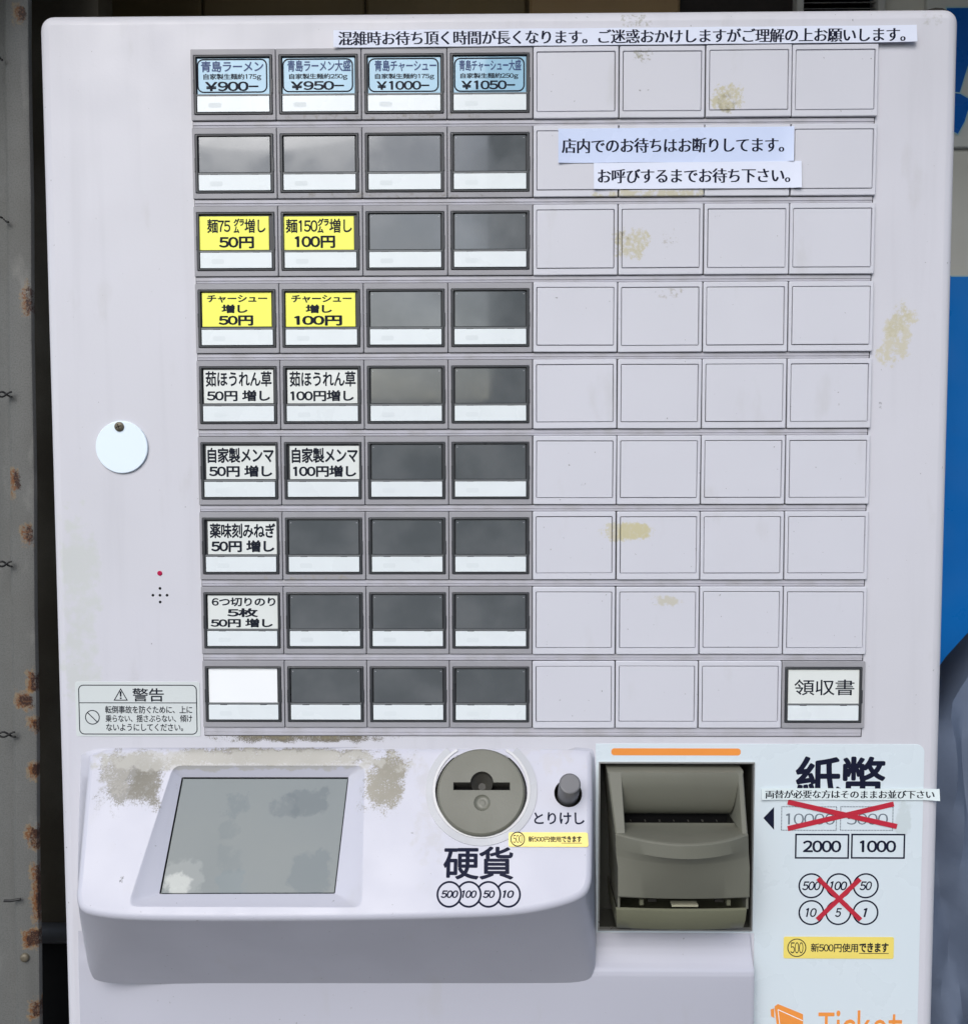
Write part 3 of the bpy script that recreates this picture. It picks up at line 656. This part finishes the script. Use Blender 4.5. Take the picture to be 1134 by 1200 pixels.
# front shell lofted in plan-curved rows: (height, side depth, centre depth, left x, right x)
NX = 24
xc = P(797, 980, 25).x
def row(z, ds, dc, xl, xr):
    o = []
    for k in range(NX + 1):
        t = -1 + 2 * k / NX; o.append(Vector(((xl + xr) / 2 + t * (xr - xl) / 2, -(ds + (dc - ds) * (1 - t * t)) / 1000, z)))
    return o
def edge(xpl, y, d): return P(xpl, y, d).x
LIPZ = hz(979, 24)
xl1, xr1 = edge(721, 979, 24), edge(876.5, 979, 24)
xlb, xrb = edge(723, 1052, 26), edge(875.5, 1052, 26)
zs2 = hz(1051.5, 30); zs3 = hz(1065.5, 30); zbot = hz(1088, 22)
mb = MB()
lip = [row(LIPZ + .0012, 22.0, 40.6, xl1 + .0010, xr1 - .0010), row(LIPZ + .0009, 23.2, 42.2, xl1 + .0002, xr1 - .0002), row(LIPZ + .0001, 24, 43.2, xl1, xr1), row(LIPZ - .0084, 25.4, 44.2, xl1 + .0002, xr1), row(LIPZ - .0092, 25.5, 43.6, xl1 + .0002, xr1), row(LIPZ - .0135, 26.5, 40.2, xl1 + .0004, xr1), row(LIPZ - .0145, 26.6, 39.9, xl1 + .0004, xr1),
       row((LIPZ * .5 + zs2 * .5), 29, 37.2, xl1 + .0012, xr1), row(zs2 + .0010, 31, 33.4, xlb, xrb), row(zs2 + .0002, 30.6, 33, xlb, xrb), row(zs2, 29, 31, xlb, xrb), row(zs2, 6, 8, xlb, xrb)]
loft(mb, lip, M_khaki, closed=False)
for side in (0, -1):
    loft(mb, [[r_[side] for r_ in lip[:9]], [Vector((r_[side].x, .022, r_[side].z)) for r_ in lip[:9]]], M_khaki, closed=False)
part(mb, 'front_cover', unit, smooth=22)
# tongue from the slot to the lip
zS0, zS1 = hz(955.5, -4), hz(964.5, 2)
xcl, xcr = edge(728, 960, 2), edge(856, 960, 2); xtl, xtr = xl1 + .0052, xr1 - .0045
mb = MB()
ton = [row(zS1 - .010, -2, -2, xcl - .002, xcr + .004), row(zS1, 2, 2, xcl - .002, xcr + .004), row(zS1 - .0008, 6, 8, xcl - .001, xcr + .004), row((zS1 + LIPZ) / 2 + .0008, 12, 22, (xcl + xtl) / 2 - .001, (xcr + xtr) / 2 + .003), row(LIPZ + .0012, 22.0, 40.6, xl1 + .0010, xr1 - .0010)]
loft(mb, ton, M_khaki, closed=False)
for k in range(7):    # small ribs along the slot's lower edge
    x = xcl + (xcr - xcl) * (k + .7) / 7.6; bx(mb, (x, .0015, zS1 + .0003), (.0006 + .0003 * (k % 3), .003, .0005), M_khakid)
part(mb, 'note_tongue', unit, smooth=30)
# upper hood: cylindrical scoop above the slot
ztp = hz(903.5, 6)
xhl, xhr = edge(711.5, 903, 6), edge(871, 903, 6); xil, xir = edge(727.5, 920, 2), edge(862, 920, 2)
mb = MB()
zA = hz(916, 8); zB_ = zS0
ho = [row(ztp, -28, -28, xhl, xhr), row(ztp, 4, 4, xhl, xhr), row(ztp - .0012, 6.0, 6.0, xhl, xhr), row(zA, 8, 8, xil - .0004, xir + .0004)]
for k in range(1, 9):
    t = k / 8; a_ = t * math.pi / 2
    ho.append(row(zA + (zB_ - zA) * math.sin(a_ * .9) / math.sin(math.pi / 2 * .9), 8 - 13 * (1 - math.cos(a_)) - 2 * t, 8 - 13 * (1 - math.cos(a_)) - 2 * t, xil + (xcl - xil) * t, xir + (xcr - xir) * t))
ho.append(row(zB_ + .0002, -22, -22, xcl, xcr))
loft(mb, ho, M_khaki, closed=False)
part(mb, 'slot_hood', unit, smooth=35)
mb = MB(); bx(mb, ((xcl + xcr) / 2, .012, (zS0 + zS1) / 2), (xcr - xcl, .004, .012), M_black); part(mb, 'note_slot', unit)
# cheeks either side of the scoop
for sgn, o0, o1, i0, i1 in ((-1, xhl, xl1, xil, xcl), (1, xhr, xr1, xir, xtr)):
    mb = MB(); zz = [ztp - .0012, zA, (zA + LIPZ) / 2, LIPZ + .001]
    dd = [6, 8.6, 16, 23.6]; rows_ = []
    for k, z in enumerate(zz):
        t = (ztp - z) / (ztp - LIPZ); xo = o0 + (o1 - o0) * t; tt = max(0, (zA - z) / (zA - LIPZ)); xi = i0 + (i1 - i0) * tt
        d = dd[k] / 1000
        rows_.append([Vector((xo, .026, z)), Vector((xo, -d + .0012, z)), Vector((xo - sgn * .0010, -d, z)), Vector((xi + sgn * .0006, -d, z)), Vector((xi, -d + .0008, z)), Vector((xi, .012, z))])
    loft(mb, rows_, M_khaki, closed=False); part(mb, 'side_cheek', unit, smooth=40)
# exit slot, its guides and the lower block
mb = MB(); bx(mb, ((xlb + xrb) / 2, -.004, (zs2 + zs3) / 2), (xrb - xlb - .003, .004, .016), M_black)
for fx in (.19, .86): bx(mb, (xlb + (xrb - xlb) * fx, -.023, zs3 + .0022), (.0028, .005, .0042), M_khakil, .0004)
bx(mb, (xlb + (xrb - xlb) * .52, -.024, zs3 + .0008), (.0185, .006, .0014), mat('pale_khaki', (.38, .37, .27), .4)); bx(mb, (xlb + (xrb - xlb) * .28, -.018, zs3 + .0012), (.006, .004, .002), M_khakid); bx(mb, (xlb + (xrb - xlb) * .80, -.018, zs3 + .0012), (.006, .004, .002), M_khakid)
part(mb, 'exit_slot', unit)
mb = MB()
xl3, xr3 = edge(722, 1066, 30), edge(875, 1066, 30); xl4, xr4 = edge(722.5, 1088, 24), edge(870.5, 1088, 24)
lo = [row(zs3 - .012, 20, 20, xl3, xr3), row(zs3, 27.6, 29.6, xl3, xr3), row(zs3 - .0009, 29.4, 31.6, xl3, xr3), row((zs3 + zbot) / 2, 28.6, 31, xl3 + .0004, xr3 - .0006), row(zbot + .0015, 24, 27, xl4, xr4), row(zbot + .0003, 22, 24.6, xl4 + .0004, xr4 - .0004), row(zbot, 20, 22, xl4 + .001, xr4 - .001), row(zbot, -28, -28, xl4 + .001, xr4 - .001)]
loft(mb, lo, M_khakil, closed=False)
for side in (0, -1): loft(mb, [[r_[side] for r_ in lo[1:7]], [Vector((r_[side].x, .022, r_[side].z)) for r_ in lo[1:7]]], M_khakil, closed=False)
# side pillars of the exit slot
for x_, s_ in ((xlb, 1), (xrb, -1)): bx(mb, (x_ + s_ * .0008, -.010, (zs2 + zs3) / 2), (.0016, .037, zs2 - zs3 + .001), M_khaki)
part(mb, 'lower_block', unit, smooth=30)
# ================================================================== NOTICES, STICKERS, TAPE (things of their own)
def notice(name, pl, quad, lift, thick, mt, lines, label, cat, group=None, extra=None):
    mb = MB(); uv = [pl.uv(*p, lift + thick) for p in quad]
    if area(uv) < 0: uv.reverse()
    stick = mt is M_yst
    a_, b_, c_, d_ = uv; ph = random.uniform(0, 6); amp = .00003 if stick else .00022; curl = 0 if stick else .0016
    L_ = b_[0] - a_[0]; Hh = d_[1] - a_[1]
    def f(u, v):
        cx = min(u - a_[0], b_[0] - u); cy = min(v - a_[1], d_[1] - v)
        e = max(0, 1 - max(cx, 0) / .012) ** 2 * (.4 + .6 * max(0, 1 - max(v - a_[1], 0) / Hh))
        return amp * (1 + math.sin(u * 95 + ph) * math.cos(v * 60 + ph)) + curl * e * (.4 + .6 * math.sin(ph * 3 + (7 if u > a_[0] + L_ / 2 else 0)) ** 2)
    if stick: slab(mb, pl, rrect(a_[0], a_[1], c_[0], c_[1], .0013, 3), lift, lift + thick, mt)
    else:
        nu_, nv_ = max(8, int(L_ / .005)), 5; top, bot = [], []
        for j_ in range(nv_ + 1):
            t = j_ / nv_; r1, r0 = [], []
            for i_ in range(nu_ + 1):
                q = i_ / nu_
                u = (a_[0] * (1 - q) + b_[0] * q) * (1 - t) + (d_[0] * (1 - q) + c_[0] * q) * t; v = (a_[1] * (1 - q) + b_[1] * q) * (1 - t) + (d_[1] * (1 - q) + c_[1] * q) * t
                n_ = lift + f(u, v); r1.append(pl.w(u, v, n_ + thick)); r0.append(pl.w(u, v, n_))
            top.append(r1); bot.append(r0)
        loft(mb, top, mt, closed=False); loft(mb, bot, mt, closed=False)
        for A_, B_ in ((top[0], bot[0]), (top[-1], bot[-1]), ([r[0] for r in top], [r[0] for r in bot]), ([r[-1] for r in top], [r[-1] for r in bot])): loft(mb, [A_, B_], mt, closed=False)
    org = pl.w(sum(p[0] for p in uv) / len(uv), min(p[1] for p in uv), lift)
    o = mb.build(name, None, org, 50 if not stick else None); o.location = org
    t = MB()
    for s, box, im, off, minc in lines: text(t, pl, s, pl.box(*box, lift + thick), lift + thick + .00007, im, off, 0, minc)
    if extra: extra(t)
    if not stick:
        for k_, p in enumerate(t.v):
            w_ = p - pl.o; t.v[k_] = p + pl.n * f(w_.dot(pl.u), w_.dot(pl.v))
    t.build('printed_lettering', o, org)
    return tag(o, label, cat, group)
LN = .0029
notice('paper_notice', FACE, ((391, 35.5), (1073.5, 29), (1074, 48.7), (391, 55.7)), LN, .0003, M_paper,
       [('混雑時お待ち頂く時間が長くなります。ご迷惑おかけしますがご理解の上お願いします。', (397, 34.3, 1060, 50.6), M_nav, -.006, True)],
       'long white paper strip of Japanese text along the top edge of the machine', 'paper notice', 'paper notices taped on the machine')
notice('paper_notice', FACE, ((654, 150.7), (930, 148), (929.3, 188.8), (654, 190.8)), LN, .0003, M_paper2,
       [('店内でのお待ちはお断りしてます。', (658.5, 161.5, 918, 178.7), M_nav, -.006, True)],
       'bluish paper notice reading 店内でのお待ちはお断りしてます。 on the blank plates', 'paper notice', 'paper notices taped on the machine')
notice('paper_notice', FACE, ((695.6, 190.9), (938.5, 188.5), (938.5, 219.9), (695.6, 221.5)), LN + .0004, .0003, M_paper,
       [('お呼びするまでお待ち下さい。', (700.7, 197.3, 925, 214.2), M_nav, -.006, True)],
       'white paper notice reading お呼びするまでお待ち下さい。 just below the bluish notice', 'paper notice', 'paper notices taped on the machine')
notice('paper_notice', FACE, ((892, 923.8), (1100, 924.6), (1100, 938), (892, 937.2)), .0012, .0003, mat('pale_label_tape', (.70, .78, .78), .45, .3, .02, 30),
       [('両替が必要な方はそのままお並び下さい', (896.5, 926.2, 1094, 935.8), M_ink, -.006, True)],
       'narrow white label tape across the lower half of the characters 紙幣', 'label tape')
def yel_extra(pl, cx, cy, r, x0, x1, yt, yb, yu, xm, lift):
    def f(t):
        u, v = pl.uv(cx, cy, lift); ringline(t, pl, circ(u, v, r, 32), .0007, lift + .00006, M_ink)
    return f
notice('yellow_sticker', TOP, ((596, 975.8), (688.5, 975.8), (688.5, 992.4), (596, 992.4)), .0006, .0003, M_yst,
       [('500', (601, 978.7, 612, 988), M_ink, 0, False), ('新500円使用', (619, 980.4, 657, 987), M_ink, .02, False), ('できます', (658, 980.2, 681.2, 987), M_ink, .035, False), ('−', (657.5, 988, 681.8, 988.7), M_ink, 0, False)],
       'small yellow sticker about new 500 yen coins right below the cancel button', 'sticker', 'yellow new 500 yen stickers', yel_extra(TOP, 606.4, 983.6, .0047, 0, 0, 0, 0, 0, 0, .0009))
notice('yellow_sticker', FACE, ((917.8, 1098.7), (1047.4, 1098.7), (1047.4, 1123.4), (917.8, 1123.4)), .0006, .0003, M_yst,
       [('500', (926, 1104.5, 941, 1117.5), M_ink, 0, False), ('新500円使用', (950, 1106, 1005, 1116), M_ink, .015, False), ('できます', (1006.8, 1105.5, 1040.5, 1116), M_ink, .035, False), ('−', (1006.3, 1117.2, 1041, 1118), M_ink, 0, False)],
       'larger yellow sticker about new 500 yen coins below the crossed-out coin circles', 'sticker', 'yellow new 500 yen stickers', yel_extra(FACE, 933.4, 1111, .0066, 0, 0, 0, 0, 0, 0, .0009))
def cross(lines, wd, label):
    cs_ = [FACE.uv(*p) for l in lines for p in l]
    org = FACE.w(sum(c[0] for c in cs_) / 4, min(c[1] for c in cs_), .0006); root = empty('tape_cross', org)
    for i, (p, q) in enumerate(lines):
        mb = MB(); band(mb, FACE, FACE.uv(*p), FACE.uv(*q), wd, .0008 + i * .00025, M_red, .0002); mb.build('tape_strip', root, org)
    tag(root, label, 'red tape', 'red tape crosses on the pale panel')
cross((((922.5, 970.8), (1046.5, 942)), ((922.5, 939.5), (1050, 968.2))), .0037, 'wide flat cross of red tape over the 10000 and 5000 note boxes')
cross((((957, 1077.5), (1007, 1030)), ((957.8, 1029), (1007.5, 1077.5))), .0034, 'steep cross of red tape over the six coin circles')
# ================================================================== SURROUNDINGS
M_conc = mat('pavement_asphalt', (.085, .085, .088), .9, .2, .1, 3, .5, 60)
M_wall = mat('beige_wall', (.55, .54, .48), .85, .2, .12, 6, .4, 80, tint=(.42, .41, .37), patches=[(1112, 240, 1140, 300, (.12, .10, .09), 90, .7, 0, -200, .7), (1116, 180, 1140, 220, (.10, .09, .08), 120, .4, 0, -200, .8), (1118, 290, 1140, 320, (.12, .10, .09), 90, .5, 0, -200, .7)])
mb = MB(); mb.add([(-40, -40, 0), (40, -40, 0), (40, 40, 0), (-40, 40, 0)], [(0, 1, 2, 3)], M_conc)
tag(mb.build('ground'), kind='structure')
M_wood = mat('dark_brown_board', (.15, .108, .05), .6, .3, .25, 5, .4, 90, streak=.5, tint=(.10, .075, .036))
M_wood2 = mat('brown_beam', (.26, .175, .085), .6, .3, .2, 6, .3, 90, tint=(.18, .12, .06))
M_dark = mat('dark_gap_panel', (.045, .036, .022), .6, .3, .25, 12, .6, 120, tint=(.085, .075, .055), grain=.3)
# wall behind
def wbox(mb, x0, x1, y0, y1, z0, z1, mt, bev=0.0): bx(mb, ((x0 + x1) / 2, (y0 + y1) / 2, (z0 + z1) / 2), (x1 - x0, y1 - y0, z1 - z0), mt, bev)
bd = -400
mb = MB(); wbox(mb, -1.6, P(795, 10, bd).x, .40, .44, 0, 2.6, M_wood)
o = mb.build('wall'); tag(o, 'dark brown board wall behind the top left of the machine', 'wall'); 
for k, (x0, x1) in enumerate(((46, 240), (241, 430), (431, 618))):
    mb = MB(); wbox(mb, P(x0, 10, bd).x, P(x1, 10, bd).x - .002, .392, .3995, .05, 2.4, M_wood, .002); mb.build('board', o)
mb = MB(); wbox(mb, P(620, 10, bd).x, P(794, 10, bd).x, .385, .3995, .05, 2.4, M_wood2, .003)
q = mb.build('board', o, label='lighter brown board at the right end')
mb = MB(); wbox(mb, P(796, 10, bd).x, P(934, 10, bd).x, .41, .45, 0, 2.6, mat('near_black_board', (.012, .008, .007), .6))
tag(mb.build('door_panel'), 'near-black door panel between the brown boards and the grey louvre', 'door')
lv = empty('louvre', (P(985, 10, bd).x, .42, 1.4)); M_lv = mat('grey_louvre', (.40, .40, .38), .5, .4, .1, 30)
org = lv.location.copy(); mb = MB(); wbox(mb, P(935, 10, bd).x, P(1032, 10, bd).x, .42, .44, 0, 2.6, M_black); mb.build('back_board', lv, org)
for x_ in (936, 1031):
    mb = MB(); xx = P(x_, 10, bd).x; wbox(mb, xx - .004, xx + .004, .395, .42, 0, 2.6, M_lv, .001); mb.build('frame', lv, org)
sx0, sx1 = P(937.5, 10, bd).x, P(1029, 10, bd).x; zt_ = P(980, -25, bd).z
for k in range(9):
    mb = MB(); z = zt_ - k * .0066
    loft(mb, [[Vector((x, .400, z - .0050)), Vector((x, .4015, z - .0050)), Vector((x, .415, z + .0004)), Vector((x, .4135, z + .0012))] for x in (sx0, sx1)], M_lv, cap=True); mb.build('slat', lv, org)
tag(lv, 'grey metal louvre with thin slats above the machine', 'louvre')
# right-hand wall, wall sign, blue board, tarp
mb = MB(); wbox(mb, P(1033, 10, -400).x, 2.4, .41, .5, 0, 2.6, M_wall); tag(mb.build('wall'), 'stained beige wall right of the machine', 'wall')
wd = -396; WP = Plane((0, .403, H0), (1, 0, 0), (0, 0, 1))
M_sb = mat('sign_blue', (.004, .10, .42), .3, .4, .08, 10); M_cy = mat('pale_cyan_edge', (.30, .48, .52), .4)
def wpoly(pl, pts): 
    q_ = [pl.uv(*p) for p in pts]
    return q_ if area(q_) > 0 else q_[::-1]
mb = MB(); slab(mb, WP, wpoly(WP, ((1086, -30), (1250, -30), (1250, 172), (1086, 172))), -.006, 0, mat('sign_grey', (.5, .51, .48), .5, .3, .08, 20), .001)
sg = mb.build('wall_sign', None, Vector((WP.uv(1200, 150)[0], .403, 1.5))); sg.location = (WP.uv(1200, 150)[0], .403, 1.5)
mb = MB()
c1 = [(1120.5, 8.5), (1220, 8.5), (1160, 30), (1144, 55), (1134, 78), (1129, 94), (1124.5, 109), (1108, 113), (1108, 8.5)]
c2 = [(1108, 107), (1125, 109.5), (1136, 116), (1150, 124), (1134, 130), (1130, 143), (1121.8, 158), (1108, 150)]
for c_, nn in ((c1, .0004), (c2, .0009)):
    slab(mb, WP, wpoly(WP, c_), 0, nn, M_sb); uu = wpoly(WP, c_); ringline(mb, WP, uu, .0014, nn + .0002, M_cy)
g_ = mb.build('painted_character', sg, sg.location.copy())
tag(sg, 'grey wall sign with a big blue painted character, cut off at the top right', 'sign')
BP = Plane((0, .36, H0), (1, 0, 0), (0, 0, 1)); M_bb = mat('blue_board', (.006, .16, .52), .35, .4, .08, 5, tint=(.004, .11, .40))
mb = MB(); slab(mb, BP, wpoly(BP, ((1085, 322.5), (1330, 322.5), (1330, 1300), (1085, 1300))), -.02, 0, M_bb, .0015)
ringline(mb, BP, [BP.uv(1114, 323.5), BP.uv(1300, 323.5)], .0012, .0003, M_cy, closed=False)
bb = mb.build('blue_board', None, Vector((.8, .37, 0))); bb.location = (.8, .37, 0); tag(bb, 'deep blue board standing right of the machine below the beige wall', 'board')
mb = MB(); z_ = P(1120, 785, -360).z; wbox(mb, .45, 1.4, .3565, .3597, z_ - .0006, z_ + .0006, mat('blue_seam', (.05, .16, .38), .4)); mb.build('seam', bb, Vector((.8, .37, 0)))
# folded cloth cover
M_tarp = mat('slate_blue_cloth', (.13, .165, .235), .7, .3, .12, 12, .5, 250, tint=(.10, .125, .175))
nu, nv = 46, 60; tb0 = MB(); rows_ = []
x0, x1 = P(1096, 1000, -160).x, P(1096, 1000, -160).x + .42
zt0 = P(1112, 826, -190).z; xr_ = P(1112, 826, -190).x
for j in range(nv + 1):
    t = j / nv; rr_ = []
    for i in range(nu + 1):
        s = i / nu; x = x0 - .03 + (x1 - x0) * s
        ztop = zt0 + max(-.03, min(.07, (x - xr_) * 1.35)) - max(0, s - .45) * .1
        z = ztop * (1 - t) + .05 * t
        xs_ = x - x0
        f1 = math.exp(-((xs_ - .012 - .010 * math.sin(t * 9)) / .010) ** 2) * .020
        f2 = math.exp(-((xs_ - .034 - .035 * t * 4 + .02) / .013) ** 2) * .022 * math.sin(min(1, t * 4) * math.pi / 2)
        f3 = .014 * math.sin(xs_ * 95 + t * 16 + 1.1 * math.sin(t * 21)) + .006 * math.sin(xs_ * 210 - t * 30)
        y = .185 - f1 - f2 - f3 * min(1, t * 6 + .15) + .006 * (1 - min(1, t * 12)) ** 2
        rr_.append(Vector((x, y, z)))
    rows_.append(rr_)
back = [Vector((p.x, p.y + .06, p.z - .01)) for p in rows_[0]]
loft(tb0, [back] + rows_, M_tarp, closed=False)
org = Vector(((x0 + x1) / 2, .2, .05)); o = tb0.build('cloth_cover', None, org, 60); o.location = org
so2 = o.modifiers.new('thickness', 'SOLIDIFY'); so2.thickness = .003
tag(o, 'slate-blue cloth cover hanging in folds at the lower right of the machine', 'cloth cover')
# left: dark side panel and the rusty painted post
mb = MB(); wbox(mb, P(20, 600, -150).x - .25, P(64, 600, -150).x + .05, .15, .18, P(50, 1088, -150).z, 2.3, M_dark)
wbox(mb, P(20, 600, -150).x - .25, P(64, 600, -150).x + .05, .165, .19, 0, P(50, 1088, -150).z, M_black)  # flat black sheet standing for the unlit void under the panel
dk = mb.build('dark_side_panel', None, Vector((-.5, .15, 0))); dk.location = (-.5, .15, 0)
tag(dk, 'dark panel in the gap between the rusty post and the machine, black sheet for the void below', 'panel')
mb = MB(); zz = P(50, 1092, -150).z
n_ = 12; mb2 = MB()
loft(mb2, [[Vector((x, .148 + .009 * math.cos(2 * math.pi * k / n_), zz + .009 * math.sin(2 * math.pi * k / n_))) for k in range(n_)] for x in (-.95, -.28)], mat('dark_pipe', (.06, .06, .06), .4, .5), cap=True)
o = mb2.build('pipe', None, Vector((-.6, .148, zz)), 60); o.location = (-.6, .148, zz); tag(o, 'thin dark pipe crossing the gap low on the left', 'pipe')
# post: white paint over rust, folded sheet with a lip
PD = -60
rust = lin((104, 62, 26)); rd2 = lin((48, 28, 20)); och = lin((150, 122, 78))
pp = []
for (x0, y0, x1, y1) in ((14, 0, 30, 30), (22, 325, 36, 375), (8, 545, 24, 585), (22, 612, 38, 645), (28, 780, 42, 818), (12, 808, 42, 835), (30, 838, 44, 865), (30, 890, 46, 915), (26, 960, 46, 1000), (34, 1000, 47, 1090), (22, 1085, 47, 1115), (30, 1165, 50, 1200)):
    pp += [(x0 - 3, y0 - 4, x1 + 3, y1 + 4, och, 300, .75, 0, PD, .4), (x0 + 1, y0, x1 + 2, y1, rust, 480, .72, 0, PD, .9), (x0 + 6, y0 + 3, x1 + 3, y1 - 3, rd2, 600, .80, 0, PD, 1.)]
M_post = mat('rusty_white_paint', (.13, .132, .125), .6, .35, .10, 25, .5, 150, patches=pp, tint=(.11, .11, .10), streak=.6, grain=.6, speck=.6)
xp = P(37, 300, PD).x; xq = P(45.5, 1150, PD).x
def post_x(z):
    za, zc = P(37, 100, PD).z, P(46, 1150, PD).z
    xa, xb_ = P(34.5, 100, PD).x, P(46, 1150, PD).x
    return xa + (xb_ - xa) * (za - z) / (za - zc)
mb = MB(); rows_ = []
for k in range(41):
    z = .0 + 2.2 * k / 40; x = post_x(z) + .0004 * math.sin(k * 1.7)
    rows_.append([Vector((x - .0006, .066, z)), Vector((x, .063, z)), Vector((x - .0006, .0606, z)), Vector((x - .002, .060, z)), Vector((x - .017, .060, z)), Vector((x - .0195, .0612, z)), Vector((x - .0235, .070, z)), Vector((x - .026, .071, z)), Vector((x - .10, .071, z)), Vector((x - .10, .074, z)), Vector((x - .022, .074, z))])
loft(mb, rows_, M_post)
xo = post_x(1.2)
po = mb.build('metal_post', None, Vector((xo - .04, .07, 0)), 40); po.location = (xo - .04, .07, 0)
tag(po, 'white-painted rusty metal post at the left edge of the picture', 'post')
porg = po.location.copy()
def tube(mb, pts, r, mt, n=8):
    rings = []
    for i, p in enumerate(pts):
        t = (pts[min(i + 1, len(pts) - 1)] - pts[max(i - 1, 0)]).normalized(); a = t.orthogonal().normalized(); b_ = t.cross(a)
        rings.append([p + a * r * math.cos(2 * math.pi * k / n) + b_ * r * math.sin(2 * math.pi * k / n) for k in range(n)])
    loft(mb, rings, mt, cap=True)
M_wire = mat('black_wire', (.01, .01, .01), .5, .4)
where = {67: 'topmost twist of black wire on the rusty post', 257: 'second twist of black wire from the top of the rusty post', 462: 'twist of black wire on the post level with the round cover', 661: 'twist of black wire on the post level with the red light', 861: 'twist of black wire on the post level with the warning label', 1055: 'short straight black wire end lowest on the post'}
for y, lb in where.items():
    mb = MB(); p0 = P(-6, y, PD + 3); ex = P(13 if y < 900 else 24, y, PD + 3)
    if y > 900: tube(mb, [P(5, y + 1, PD + 3), P(13, y + 1, PD + 4), P(24, y - 1, PD + 3)], .0011, M_wire)
    else:
        L_ = 12 if y < 200 else (10 if y < 300 else 14 if y < 700 else 18)
        if y == 67: L_ = 3
        A_ = [P(-8 + (L_ + 8) * k / 10, y + 3.0 * math.cos(k * .62 + .3), PD + 4 + math.sin(k * .62) * 1.2) for k in range(11)]
        B_ = [P(-8 + (L_ + 8) * k / 10, y - 3.0 * math.cos(k * .62 + .3), PD + 4 - math.sin(k * .62) * 1.2) for k in range(11)]
        tube(mb, A_, .0008, M_wire)
        if y > 400: tube(mb, B_, .0008, M_wire)
    org = p0; o = mb.build('wire_twist', None, org, 60); o.location = org; tag(o, lb, 'wire', 'wire twists on the post')
mb = MB(); u0 = P(29.5, 1122, PD)
def disc(r, yy, n=20): return [Vector((u0.x + r * math.cos(2 * math.pi * k / n), yy, u0.z + r * math.sin(2 * math.pi * k / n))) for k in range(n)]
loft(mb, [disc(.0036, .0602), disc(.0036, .0588), disc(.0028, .0575), disc(.0012, .0572)], M_screw, cap=True); mb.build('bolt', po, porg, 50)
# rusted bracket stub
# eave over the machine
mb = MB(); wbox(mb, -1.9, 2.4, -.34, .46, 2.02, 2.10, mat('eave_board', (.17, .13, .09), .7, .2, .2, 5, .3, 60), .01)
o = mb.build('eave', None, Vector((.2, .1, 2.02))); o.location = (.2, .1, 2.02); tag(o, 'brown wooden eave projecting over the machine', 'eave')

# the building across the street, seen mirrored in the glossy button windows
ob = empty('house', (4.3, -9.5, 0)); oo = ob.location.copy()
M_oh = mat('grey_brown_render', (.13, .125, .115), .8, .2, .1, 2); M_og = mat('far_glass', (.05, .06, .07), .1, .5)
mb = MB(); wbox(mb, -.10, 8.5, -12, -9.0, 0, 6.4, M_oh); mb.build('wall', ob, oo)
mb = MB(); wbox(mb, -.15, 8.8, -12.2, -8.6, 6.4, 6.7, mat('far_roof', (.06, .06, .065), .6), .05); mb.build('roof', ob, oo)
for x in (1.2, 3.4, 5.6):
    for z in (1.6, 4.4):
        mb = MB(); wbox(mb, x, x + 1.4, -9.0, -8.96, z, z + 1.2, M_lv, .01); f = mb.build('window', ob, oo)
        mb = MB(); wbox(mb, x + .07, x + 1.33, -8.965, -8.95, z + .07, z + 1.13, M_og); mb.build('pane', f, oo)
tag(ob, 'dark grey-brown house across the street, mirrored in the button windows', 'house')

mb = MB(); wbox(mb, -1.3, XL - .06, -.10, .10, 1.68, 1.98, mat('grey_shade_box', (.22, .22, .21), .5, .4, .1, 8), .012)  # unseen box added above the post to darken its top
o = mb.build('added_shade_box', None, Vector((-.8, 0, 1.7))); o.location = (-.8, 0, 1.7); tag(o, 'unseen grey box added above the rusty post to shade its upper half', 'shade box')

mb = MB(); CP = Plane((0, .006, H0), (1, 0, 0), (0, 0, 1))
slab(mb, CP, wpoly(CP, ((1071, 11.4), (1080, 11.6), (1088, 10.2), (1096, 8.4), (1104, 9), (1111, 12), (1119.5, 17.5), (1110, 16.2), (1100, 15.0), (1090, 15.2), (1080, 14.2))), -.05, 0, mat('black_rubber', (.02, .018, .014), .7))
oc = P(1095, 15, -6); o = mb.build('rubber_strip', None, oc); o.location = oc; tag(o, 'thin torn black strip on top of the machine at its right corner', 'rubber strip')

mb = MB(); wbox(mb, -14, -.12, -11.3, -11.0, 0, 1.95, mat('street_wall_render', (.16, .165, .17), .9, .2, .1, 2)); wbox(mb, -14, -.11, -11.4, -10.9, 1.95, 2.03, M_oh, .01)
o = mb.build('garden_wall', None, Vector((-7, -11, 0))); o.location = (-7, -11, 0); tag(o, 'low grey garden wall across the street, left of the house', 'wall')
